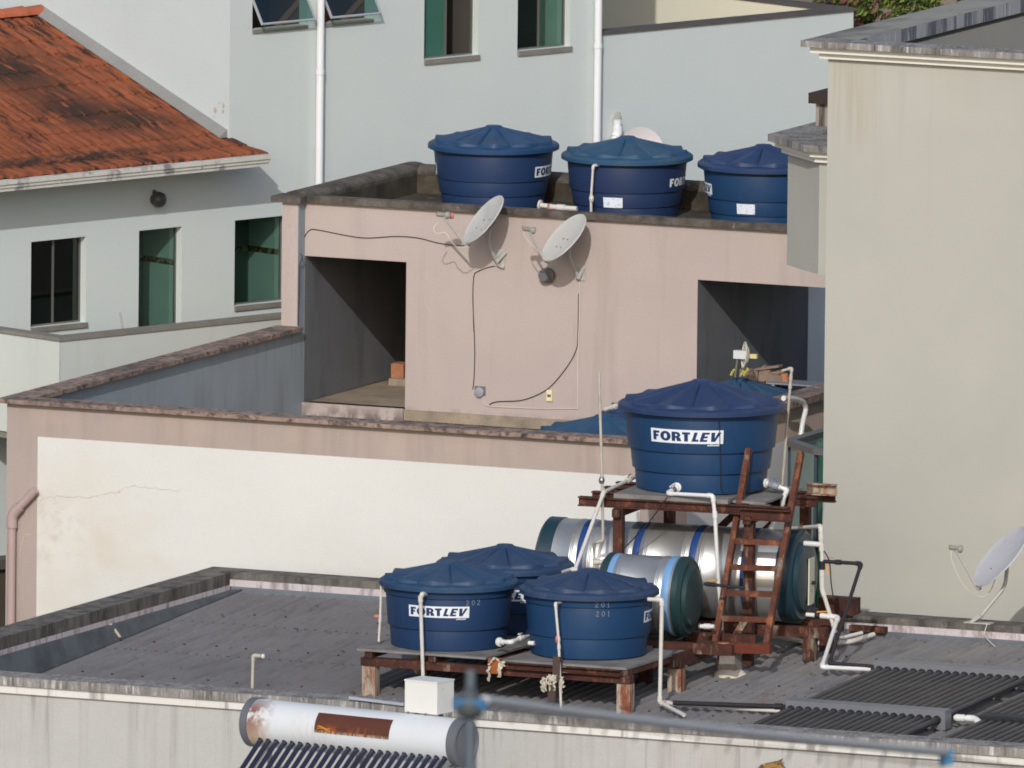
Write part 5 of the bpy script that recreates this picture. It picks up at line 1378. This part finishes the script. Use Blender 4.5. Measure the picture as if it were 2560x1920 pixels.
yD = -.36
c1 = atY(px('O',655,388), yD)
ft = atY(px('O',820,890), -.03)
d1, l1, w1_, _ = dish('left satellite dish with a red capped feed on the upper pink wall', c1, px('O',452,642), px('O',866,128), .32, ft, atY(px('O',705,650),-.20), None, (px('O',200,340),), (px('O',462,678),), DISH, bolts=[px('O',x,y) for x,y in ((665,398),(583,490),(725,395),(640,505))])
MB().lathe([(.0,0),(.028,.0),(.03,.02),(.024,.035),(0,.036)], l1+(c1-l1).normalized()*.075, (c1-l1), 14).build('feed_cap', RED, d1)
MB().box((ft.x-.05,-.012,ft.z-.02),(ft.x+.06,-.001,ft.z+.14)).bar(V((ft.x+.0,-.03,ft.z-.005)), V((ft.x+.05,-.01,ft.z-.03)), .05, .012).bar(V((ft.x-.01,-.06,ft.z+.03)), V((ft.x+.06,-.01,ft.z+.12)), .05, .03).build('wall_plate', ARM, d1)
c2 = atY(px('O',1545,590), yD)
ft2 = atY(px('O',1715,1045), -.03)
d2, l2, w2_, _ = dish('right satellite dish with four dark bolts on the upper pink wall', c2, px('O',1312,842), px('O',1765,345), .385, ft2, atY(px('O',1600,800),-.16), None, (px('O',1150,500),), (px('O',1335,855),), mat('dish_paint_warm', lin((200,198,192)), .55, .04, 4), bolts=[px('O',x,y) for x,y in ((1543,608),(1588,617),(1468,695),(1514,703))])
MB().box((ft2.x-.04,-.012,ft2.z-.02),(ft2.x+.05,-.001,ft2.z+.12)).bar(V((ft2.x-.01,-.05,ft2.z+.0)), V((ft2.x+.03,-.01,ft2.z+.10)), .04, .03).build('wall_plate', ARM, d2)
yd3 = -6.98
ft3 = atZ(px('X',1600,1060), ZP+.012)
c3 = near(px('X',1830,375), ft3, .02)
d3, l3, w3_, _ = dish('satellite dish on a bent mast standing on the back parapet at the right edge', c3, px('X',1565,680), px('X',2095,80), .32, ft3+up*.03, near(px('X',1880,690), ft3), None, (px('X',1355,290),), (px('X',1600,725),), DISHG, bolts=[px('X',1735,505)])
bp_ = MB(); bp_.box((ft3.x-.12,ft3.y-.05,ZP+.003),(ft3.x+.13,ft3.y+.05,ZP+.012)).bar(V((ft3.x-.06,ft3.y,ZP+.012)), V((ft3.x+.03,ft3.y,ZP+.075)), .07, .03).build('base_plate', ARM, d3)
# ------------------------------------------------------------------ cables and small fittings on the pink wall
def cable(name, label, pts, r, m, group='cables on the upper pink wall'):
    o = MB().tube(pts, r, 6).build(name, m); tag(o, label, 'cable', group); return o
def smooth(pts, k=6):
    pts = [V(p) for p in pts]; out = []
    for i in range(len(pts)-1):
        p0 = pts[max(i-1,0)]; p1, p2 = pts[i], pts[i+1]; p3 = pts[min(i+2,len(pts)-1)]
        for j in range(k):
            t = j/k; out.append(.5*((2*p1)+(p2-p0)*t+(2*p0-5*p1+4*p2-p3)*t*t+(3*p1-p0-3*p2+p3)*t**3))
    out.append(pts[-1]); return out
Yw = -.008
wy = lambda k, L, y=Yw: smooth([atY(px(k,a,b), y) for a, b in L])
cable('cable', 'black cable sagging from the left dish to the corner column of the pink wall', wy('A',[(1930,1610),(1955,1530),(1990,1480),(2040,1478),(2212,1512)])[:-1]+wy('B',[(0,1507),(160,1530),(360,1520),(500,1530),(620,1560),(715,1575),(800,1578)]), .0038, WIRE)
cable('cable', 'dark cable dropping from the left dish to the grey junction box', wy('O',[(800,905),(700,925),(580,975),(552,1020),(540,1200),(545,1450),(552,1659)])[:-1]+wy('E',[(858,500),(866,700),(862,880),(853,960)]), .0038, WIRE)
cable('cable', 'pale cable hanging straight down from the foot of the right dish', wy('E',[(1540,265),(1538,500),(1530,800),(1530,1080)]), .005, WIREW)
cable('cable', 'dark cable curving from the right dish down to the junction box', wy('E',[(1534,345),(1530,600),(1520,700),(1470,800),(1380,915),(1300,980),(1170,1030),(1010,1040),(960,1058)]), .0042, WIRE)
cable('cable', 'thin pale cable running level under the outlet box', wy('E',[(1530,1085),(1300,1085),(1050,1075),(940,1062),(910,1005)]), .004, WIREW)
cable('cable', 'black cable down the inner corner of the pink column', wy('D',[(1930,85),(1945,110),(1925,170),(1922,300),(1918,420),(1916,540)],-.16), .006, mat('blue_grey_cable', lin((70,72,96)), .6, .1, 5))
yL = (l1.y); cable('cable', 'loop of pale cable hanging from the feed of the left dish', smooth([near(px('O',160,420),l1), near(px('O',105,490),l1), near(px('O',140,545),l1), near(px('O',240,540),l1), near(px('O',290,620),l1), near(px('O',380,705),l1,-.05), near(px('O',490,690),w1_)]), .0045, WIREW)
cable('cable', 'loop of pale cable hanging from the feed of the right dish', smooth([near(px('O',1115,490),l2), near(px('O',1110,560),l2), near(px('O',1200,690),l2,-.02), near(px('O',1290,790),w2_), near(px('O',1350,860),w2_)]), .0045, WIREW)
cable('cable', 'thin pale cable looping under the dish on the back parapet', smooth([near(px('X',1320,320),l3), near(px('X',1330,430),l3), near(px('X',1450,680),l3,-.03), near(px('X',1620,795),w3_), near(px('X',1720,740),w3_), near(px('X',1780,600),w3_,-.05)]), .004, WIREW, 'cables of the parapet dish')
cable('cable', 'thin pale cable falling from the parapet dish over the grey flashing', smooth([V((ft3.x+.09,ft3.y-.05,ZP+.01)), V((ft3.x+.10,YBI-.012,ZP-.0)), atY(px('X',1670,1200),YBI-.04), atRoof(px('X',1770,1310),.03)]), .005, WIREW, 'cables of the parapet dish')
q = [fE(px('J',915,245)), fE(px('J',960,330)), fE(px('J',972,470)), fE(px('J',990,590))]
cable('cable', 'thin black cable hanging beside the standing pipe of the long boiler', smooth(q), .006, WIRE, 'cables at the boilers')
cable('cable', 'thin dark cord down the front of the big blue tank', smooth([near(px('G',1258,600), bl_, .78), near(px('G',1262,800), bl_, .74), near(px('G',1268,1050), bl_, .69), near(px('G',1275,1180), bl_, .62), near(px('G',1330,1200), bl_, .62)]), .0035, WIRE, 'cables at the boilers')
cable('cable', 'dark cord slanting from the tall frame to the long boiler', smooth([f1(px('G',850,1240)), f1(px('G',700,1440)), f1(px('H',500,390))]), .006, WIRE, 'cables at the boilers')
jb = atY(px('E',893,980), -.03)
t = thing('junction_box', 'round grey junction box low on the pink wall where the cables meet', 'junction box', jb)
MB().lathe([(.0,.0),(.045,.0),(.047,.01),(.045,.03),(.03,.036),(0,.037)], V((jb.x,-.001,jb.z)), (0,-1,0), 20).build('box', mat('grey_plastic', lin((150,154,164)), .5, .08, 6), t)
MB().frame(V((jb.x-.055,-.006,jb.z-.03)), X1_*.11, Y1_*.005, up*.085).build('back_plate', mat('brown_plate', lin((120,110,100)), .7, .1, 6), t)
ob = atY(px('E',1350,1000), 0)
t = thing('outlet_box', 'small cream outlet box with a dark slot low on the pink wall', 'outlet box', ob)
MB().box((ob.x-.028,-.02,ob.z-.05),(ob.x+.028,-.0005,ob.z+.05)).build('box', mat('cream_plastic', lin((228,220,176)), .6, .08, 8), t)
MB().box((ob.x-.018,-.023,ob.z-.012),(ob.x+.018,-.0205,ob.z+.012)).build('slot', ALU, t)
lp = atY(px('O',1390,1010), 0)
t = thing('wall_lamp', 'grey drum shaped bulkhead lamp under the right dish', 'wall lamp', lp)
MB().lathe([(.0,.0),(.066,.0),(.07,.02),(.07,.045),(.062,.06),(.064,.075),(.055,.095),(0,.10)], lp, (-.35,-1,.05), 24).build('drum', mat('dark_grey_lamp', lin((112,108,112)), .6, .12, 8), t)
MB().lathe([(.071,.03),(.075,.034),(.075,.04),(.071,.044)], lp, (-.35,-1,.05), 24).build('ring', ALU, t)
# ------------------------------------------------------------------ things on the terrace at the right
ax_ = 1.9; fa = lambda k, x, y: atY(px(k,x,y), -.9)
t = thing('grid_antenna', 'small wire grid antenna with a white box on a slim pole above the teal lid', 'antenna', fa('L',790,1320))
pl = [fa('L',785,1340), fa('L',825,1050)]
MB().tube(pl, .011, 8).build('pole', mat('green_grey_pole', lin((110,112,96)), .7, .1, 8), t)
MB().frame(fa('L',780,1130)-Y1_*.03, X1_*.135, Y1_*.06, up*.075).build('radio_box', PVCB, t)
MB().bar(fa('L',910,1105), fa('L',1030,1110), .03, .04).build('feed', mat('cream_feed', lin((226,208,150)), .6, .08, 6), t)
gr = MB(); ce = fa('L',945,1100); ux_ = (fa('L',965,950)-fa('L',935,1235)); hl_ = ux_.length/2; ux_.normalize()
sx_ = (RT*.20-FW*.98); sx_ = (sx_-ux_*sx_.dot(ux_)).normalized(); nx_ = ux_.cross(sx_)
def gpt(a, b): return ce + ux_*a*hl_ + sx_*b*hl_*.75 + nx_*(-.05*(a*a+b*b))
for k in range(-5, 6):
    b_ = k/5; e_ = sqrt(max(0,1-b_*b_))
    if e_ > .05: gr.tube([gpt(a*e_, b_) for a in (-1,-.5,0,.5,1)], .0035, 5)
    if e_ > .05: gr.tube([gpt(b_, a*e_) for a in (-1,-.5,0,.5,1)], .003, 5)
gr.tube([gpt(cos(2*pi*i/24), sin(2*pi*i/24)) for i in range(25)], .006, 6); gr.build('grid', mat('wire_grid', lin((206,204,190)), .5, .08, 8), t)
jk = thing('scrap_pile', 'pile of brown scrap boards and clay pipes on the terrace behind the teal lid', 'scrap pile', fa('L',1150,1380))
zj_ = FL
base_ = fa('L',1150,1380)
rr = random.Random(9)
for (x0_, y0_, x1_, y1_, w_, h_) in ((1030,1250,1290,1215,.10,.02),(1150,1310,1330,1270,.05,.03),(860,1300,1060,1330,.12,.10),(1060,1290,1150,1350,.06,.16),(1165,1345,1340,1380,.14,.10)):
    MB().bar(atY(px('L',x0_,y0_),-.3), atY(px('L',x1_,y1_),-.3), w_, h_).build('board', mat('scrap_board', lin((138,118,104)), .9, .25, 5, .12, .3), jk)
MB().tube([atY(px('L',1330,1300),-.35), atY(px('L',1345,1420),-.35)], .035, 12).build('clay_pipe', BRICK, jk)
MB().box((base_.x-.45,-.25,FL+.001),(base_.x+.45,-.02,.02)).build('crate', mat('scrap_dark', lin((90,76,68)), .9, .25, 5), jk)
cable('garden_hose', 'yellow green hose draped beside the grid antenna pole', smooth([fa('L',740,1320), fa('L',765,1270), fa('L',790,1255)]), .012, mat('yellow_hose', lin((178,172,96)), .6, .1, 5), 'yellow hoses by the antenna')
cable('garden_hose', 'yellow green hose looped over the scrap pile', smooth([fa('L',850,1320), fa('L',885,1265), fa('L',905,1240), fa('L',930,1262), fa('L',900,1285), fa('L',885,1325)]), .012, mat('yellow_hose', lin((178,172,96))), 'yellow hoses by the antenna')
# pale tank lid and white bent pipe against the house wall
pd = onW(px('V',560,330), .55)
pdm = MB(); 
pt = water = thing('pale_dish', 'pale pink round dish just visible behind the middle roof tank', 'satellite dish', pd-up*.4)
cc = near(px('V',575,350), pd); nn_ = (-FW*.85+RT*.2+up*.25).normalized()
MB().lathe([(.0,-.045),(.10,-.035),(.16,-.015),(.215,.015),(.215,.018),(.16,-.01),(.10,-.03),(0,-.04)], cc-UP*.10+RT*.0, nn_, 40).build('reflector', mat('pale_pink_dish', lin((200,193,195)), .7, .05, 3), pt)
MB().tube([cc-UP*.2, cc-UP*.9], .03, 8).build('mast', ARM, pt)
q = [onW(px('V',335,160),.05), onW(px('V',338,290),.05), onW(px('V',300,380),.05)]
t = pipe('waste_pipe', 'short white bent waste pipe with broken render on the house wall behind the tanks', 'pipe', q, .037, PVCPAINT, group=None, n=14)
o = MB().lathe([(0,0),(.075,.0),(.07,.004),(.03,.006),(0,.006)], onW(px('V',325,145),.001), Nh, 7).build('render_patch', mat('render_patch', lin((190,188,178)), .95, .12, 9, .1, .5), t)

# ------------------------------------------------------------------ solar water heater in front
yH = -15.6
hd_ang = -radians(9.0); XH = V((cos(hd_ang), sin(hd_ang), 0)); YH = V((-sin(hd_ang), cos(hd_ang), 0))
hL = atY(px('N',290,480), yH); 
hR = cut(px('N',1790,640), hL, YH)
hR.z = hL.z
rH = 172*.34358/ (F_PX/((hL-CAM).dot(FW))) 
ht = thing('solar_water_heater', 'white solar water heater tank with a rusted panel and black glass tubes', 'solar heater', hL-up*1.2)
LH = (hR-hL).length
WTN = mat('white_enamel_rusting', lin((208,212,217)), .40, .03, 2, .02, .05, layers=[
    dict(color=lin((202,170,124)), scale=3.5, lo=.25, hi=.5, amt=.9, sph=(tuple(hL+XH*.03-up*.08-YH*.14), .28)),
    dict(color=lin((110,44,24)), scale=7, lo=.40, hi=.50, amt=.95, sph=(tuple(hL+XH*.07+up*.07-YH*.13), .24)),
    dict(color=lin((190,170,140)), scale=9, stretch=(6,6,.15), lo=.45, hi=.7, amt=.6, sph=(tuple(hL+XH*.72-up*.11-YH*.16), .36))])
GREYC = mat('grey_plastic_cap', lin((98,101,108)), .45, .05, 3)
tnk = MB().lathe([(rH,.0),(rH,LH)], hL, XH, 72).build('tank', WTN, ht)
for c, a in ((hL,-XH),(hR,XH)):
    MB().lathe([(rH+.003,-.035),(rH+.012,-.03),(rH+.012,.028),(rH*.97,.045),(rH*.88,.05),(rH*.80,.03),(rH*.55,.045),(0,.05)], c, a, 64).build('end_cap', GREYC, ht)
# rusted name panel wrapped on the tank
def angs(p):  # angle on the tank surface seen at this pixel
    d = ray(p).normalized(); o = CAM-hL; dp = d-XH*d.dot(XH); op = o-XH*o.dot(XH)
    A, B, C = dp.dot(dp), 2*dp.dot(op), op.dot(op)-rH*rH
    s = max(0, B*B-4*A*C); tt = (-B-sqrt(s))/(2*A); q = CAM+d*tt; r = q-hL; return r.dot(XH), atan2((r-XH*r.dot(XH)).dot(up), (r-XH*r.dot(XH)).dot(-YH))
a0 = angs(px('N',750,408)); a1 = angs(px('N',715,560)); a2 = angs(px('N',1255,605)); a3 = angs(px('N',1290,470))
xa, xb = (a0[0]+a1[0])/2, (a2[0]+a3[0])/2; ta_, tb2 = (a0[1]+a3[1])/2, (a1[1]+a2[1])/2
def tpt(x, t, o=.003): return hL+XH*x+(-YH*cos(t)+up*sin(t))*(rH+o)
pm = MB(); vs = [tpt(xa+(xb-xa)*i/8, tb2+(ta_-tb2)*j/12) for i in range(9) for j in range(13)]
pm.add(vs, [(i*13+j,(i+1)*13+j,(i+1)*13+j+1,i*13+j+1) for i in range(8) for j in range(12)], True)
pm.build('rusted_panel', mat('rust_brown_panel', lin((86,46,34)), .7, .12, 4, .1, .2, layers=[dict(color=lin((170,84,34)), scale=6, stretch=(3,3,.6), lo=.5, hi=.62, amt=.9, zr=(tpt(xa,(ta_+tb2)/2).z, tpt(xa,tb2).z)), dict(color=lin((214,200,170)), scale=9, stretch=(5,5,.4), lo=.42, hi=.58, amt=.9, zr=(tpt(xa,tb2).z+.03, tpt(xa,tb2).z-.01))]), ht)
sw = MB()
for k in range(3):
    ps = [tpt(xa+.03+i*.012, tb2+.16+.05*sin(i*.45+k*.5)+k*.045, .0055) for i in range(12)]
    for p, q in zip(ps, ps[1:]): sw.quad(p-up*.003, q-up*.003, q+up*.002, p+up*.002)
sw.build('gold_swoosh', BRASS, ht)
# tubes
tb0 = angs(px('N',318,600)); tbn = angs(px('N',1665,755)); nT = 24
tdir = (-YH*.80-up*.60).normalized()
# slope seen in the photo
for i in range(nT):
    x = tb0[0]+(tbn[0]-tb0[0])*i/(nT-1); th = tb0[1]-.10
    c = hL+XH*x+(-YH*cos(th)+up*sin(th))*(rH-.015)
    MB().lathe([(.031,-.01),(.031,.012),(.024,.016)], c, tdir, 14).build('seal', BLK, ht)
    MB().tube([c, c+tdir*1.55], .0215, 12).build('glass_tube', mat('heater_tube', lin((36,42,62)), .22, .1, 3, spec=.6), ht)
fr = MB()
for x in (.10, LH/2, LH-.10):
    a = hL+XH*x-up*rH*.9; b_ = a+tdir*1.62-up*.02
    fr.bar(a-up*.02+YH*.02, b_, .035, .03); fr.bar(a+YH*.05, V((a.x,a.y,-2.42))+YH*.25, .035, .035); fr.bar(b_, V((b_.x,b_.y,-2.42)), .035, .035)
for d in (.35, .75, 1.5): fr.bar(hL+XH*.05-up*rH*.9+tdir*d-up*.035, hL+XH*(LH-.05)-up*rH*.9+tdir*d-up*.035, .03, .02)
fr.build('stand', mat('galvanised_stand', lin((170,170,168)), .5, .08, 5, metal=.4), ht)
# white box on top of the tank
bxl = angs(px('N',1375,410))[0]; bxr = angs(px('N',1700,430))[0]
b0 = near(px('N',1373,405), hL+XH*bxl, .02); hb = near(px('N',1385,175), b0).z-b0.z
wb = near(px('N',1703,430), b0); wdt = (wb-b0).dot(XH)
BXM = mat('white_box_paint', lin((218,218,214)), .55, .03, 4, layers=[dict(color=lin((120,90,70)), scale=16, lo=.70, hi=.74, amt=.8)])
bxo = thing('white_feed_box', 'white metal feed box perched on top of the solar heater tank', 'box', b0)
MB().frame(b0, XH*wdt, YH*.26, up*hb).build('case', BXM, bxo)
MB().frame(b0-XH*.004-YH*.006+up*(hb+.0005), XH*(wdt+.008), YH*.272, up*.012).build('lid', BXM, bxo)
for x in (.08, .62): MB().bar(b0+XH*(wdt*x+.02)-YH*.008+up*.004, b0+XH*(wdt*x+.005)-YH*.035-up*.045, .02, .008, up=YH).build('foot', GREYC, bxo)
for x in (.1,.85): MB().frame(b0+XH*wdt*x+YH*.1-up*.10, XH*.03, YH*.03, up*.099).build('foot', GREYC, bxo)
q = [near(px('N',970,303), b0,-.5), near(px('N',1370,352), b0,-.5)]
qy = YF-.03
q = [V((atY(px('N',970,303),YF-.02).x, YF-.02, atY(px('N',970,303),YF-.02).z)), atY(px('N',1370,352),YF-.02)]
o = MB().bar(q[0], q[1], .03, .022).build('broken_angle_strip', mat('galv_strip', lin((176,180,190)), .45, .08, 6, metal=.3)); tag(o, 'grey metal strip lying along the front parapet beside the white box', 'strip')
nb_ = thing('neighbour_roof', 'pale flat roof below the frame that carries the solar heater', 'building', (5,-17,-9))
MB().box((-2,-22,-9),(9,YF-.15,-2.42)).build('slab', CREAMW, nb_)
# dry leaf tip at the bottom edge
lf = near(px('S',470,442), hL, .4)
t = thing('dry_plant', 'dry brown curled leaf tip poking up at the bottom edge', 'plant', lf-up*1.2)
DL = mat('dry_leaf', lin((126,98,66)), .8, .2, 10, layers=[dict(color=lin((70,52,36)), scale=12, lo=.45, hi=.6, amt=.8), dict(color=lin((206,170,90)), scale=14, lo=.62, hi=.7, amt=.8)])
lm_ = MB(); pts = [(350,460),(385,415),(450,398),(520,385),(566,364),(548,395),(580,440),(590,480)]
pl_ = [near(px('S',x,y), lf, .02*(i%3)) for i, (x,y) in enumerate(pts)]; ctr = near(px('S',490,450), lf, .10)
lm_.add(pl_+[ctr], [(i,i+1,len(pl_)) for i in range(len(pl_)-1)]); lm_.build('leaf', DL, t)
l2_ = MB(); pts = [(400,440),(470,408),(540,420),(570,450)]; pl_ = [near(px('S',x,y), lf, .12) for x,y in pts]; l2_.add(pl_+[near(px('S',480,470), lf, .05)], [(0,1,4),(1,2,4),(2,3,4)]); l2_.build('leaf', mat('dry_leaf_yellow', lin((180,146,84)), .8, .2, 10), t)
MB().tube([lf-up*1.2, near(px('S',490,470), lf)], .02, 8).build('stem', DL, t)

# ------------------------------------------------------------------ pole and cable much nearer the camera
DN = 62.0
GREYB = mat('blue_grey_pole', lin((84,94,102)), .5, .08, 30); CBL = mat('grey_cable_sheath', lin((186,186,188)), .6, .05, 20)
pd0 = lambda k, x, y: atD(px(k,x,y), DN)
t = thing('foreground_pole', 'slim blurred blue grey pole with a round collar close to the camera', 'pole', atD((1172,2400),DN))
MB().tube([pd0('R',205,190), pd0('R',200,700), atD((1172,2400),DN)], .0135, 14).build('shaft', GREYB, t)
MB().lathe([(.008,.060),(.016,.052),(.030,.030),(.036,.012),(.036,-.004),(.026,-.02),(.010,-.026)], pd0('R',190,740), up, 24).build('collar', mat('dark_collar', lin((72,78,82)), .6, .1, 20), t)
MB().lathe([(.020,-.016),(.044,-.012),(.044,.014),(.020,.018)], pd0('R',200,660)-FW*-.01, up, 24).build('blue_ring', mat('blue_plastic_ring', lin((70,128,176)), .5, .05, 10), t)
ca0, ca1 = pd0('R',380,600), atD(px('S',1850,345), 66.0)
nsg = 60; pts = []
for i in range(nsg+1):
    s = i/nsg; z = (1-s)*(1/DN)+s*(1/66.0); dd = 1/z
    pa = (px('R',400,610)[0]*(1-s)+px('S',1850,300)[0]*s, px('R',400,610)[1]*(1-s)+px('S',1850,322)[1]*s + 8*sin(pi*s))
    pts.append(atD(pa, dd))
cbt = thing('overhead_cable', 'blurred grey lashed cable crossing low in front with a blue clip at its end', 'cable', pts[0])
MB().tube(pts, .0125, 10, r2=.0125).build('sheath', CBL, cbt)
low_ = [p-up*(.02+.016*(i/nsg)) for i, p in enumerate(pts)]
MB().tube(low_, .0022, 6).build('messenger', WIRE, cbt)
for i in range(4, nsg, 4): MB().tube([pts[i]-up*.012, low_[i]-up*.03+RT*-.012], .0025, 5).build('lashing_tie', mat('grey_lashing', lin((110,110,114)), .6), cbt)
e = atD(px('S',1850,355), 66.0)
MB().frame(e-RT*.019-UP*.022-FW*.02, RT*.038, UP*.044, FW*.04).build('blue_clip', mat('blue_clip', lin((28,104,146)), .5, .05, 10), cbt)
MB().tube([pts[0], pd0('R',200,640)], .0115, 10).build('tail', CBL, cbt)
MB().tube([e, e+RT*4.0-up*.62], .004, 6).build('tail_wire', WIRE, cbt)
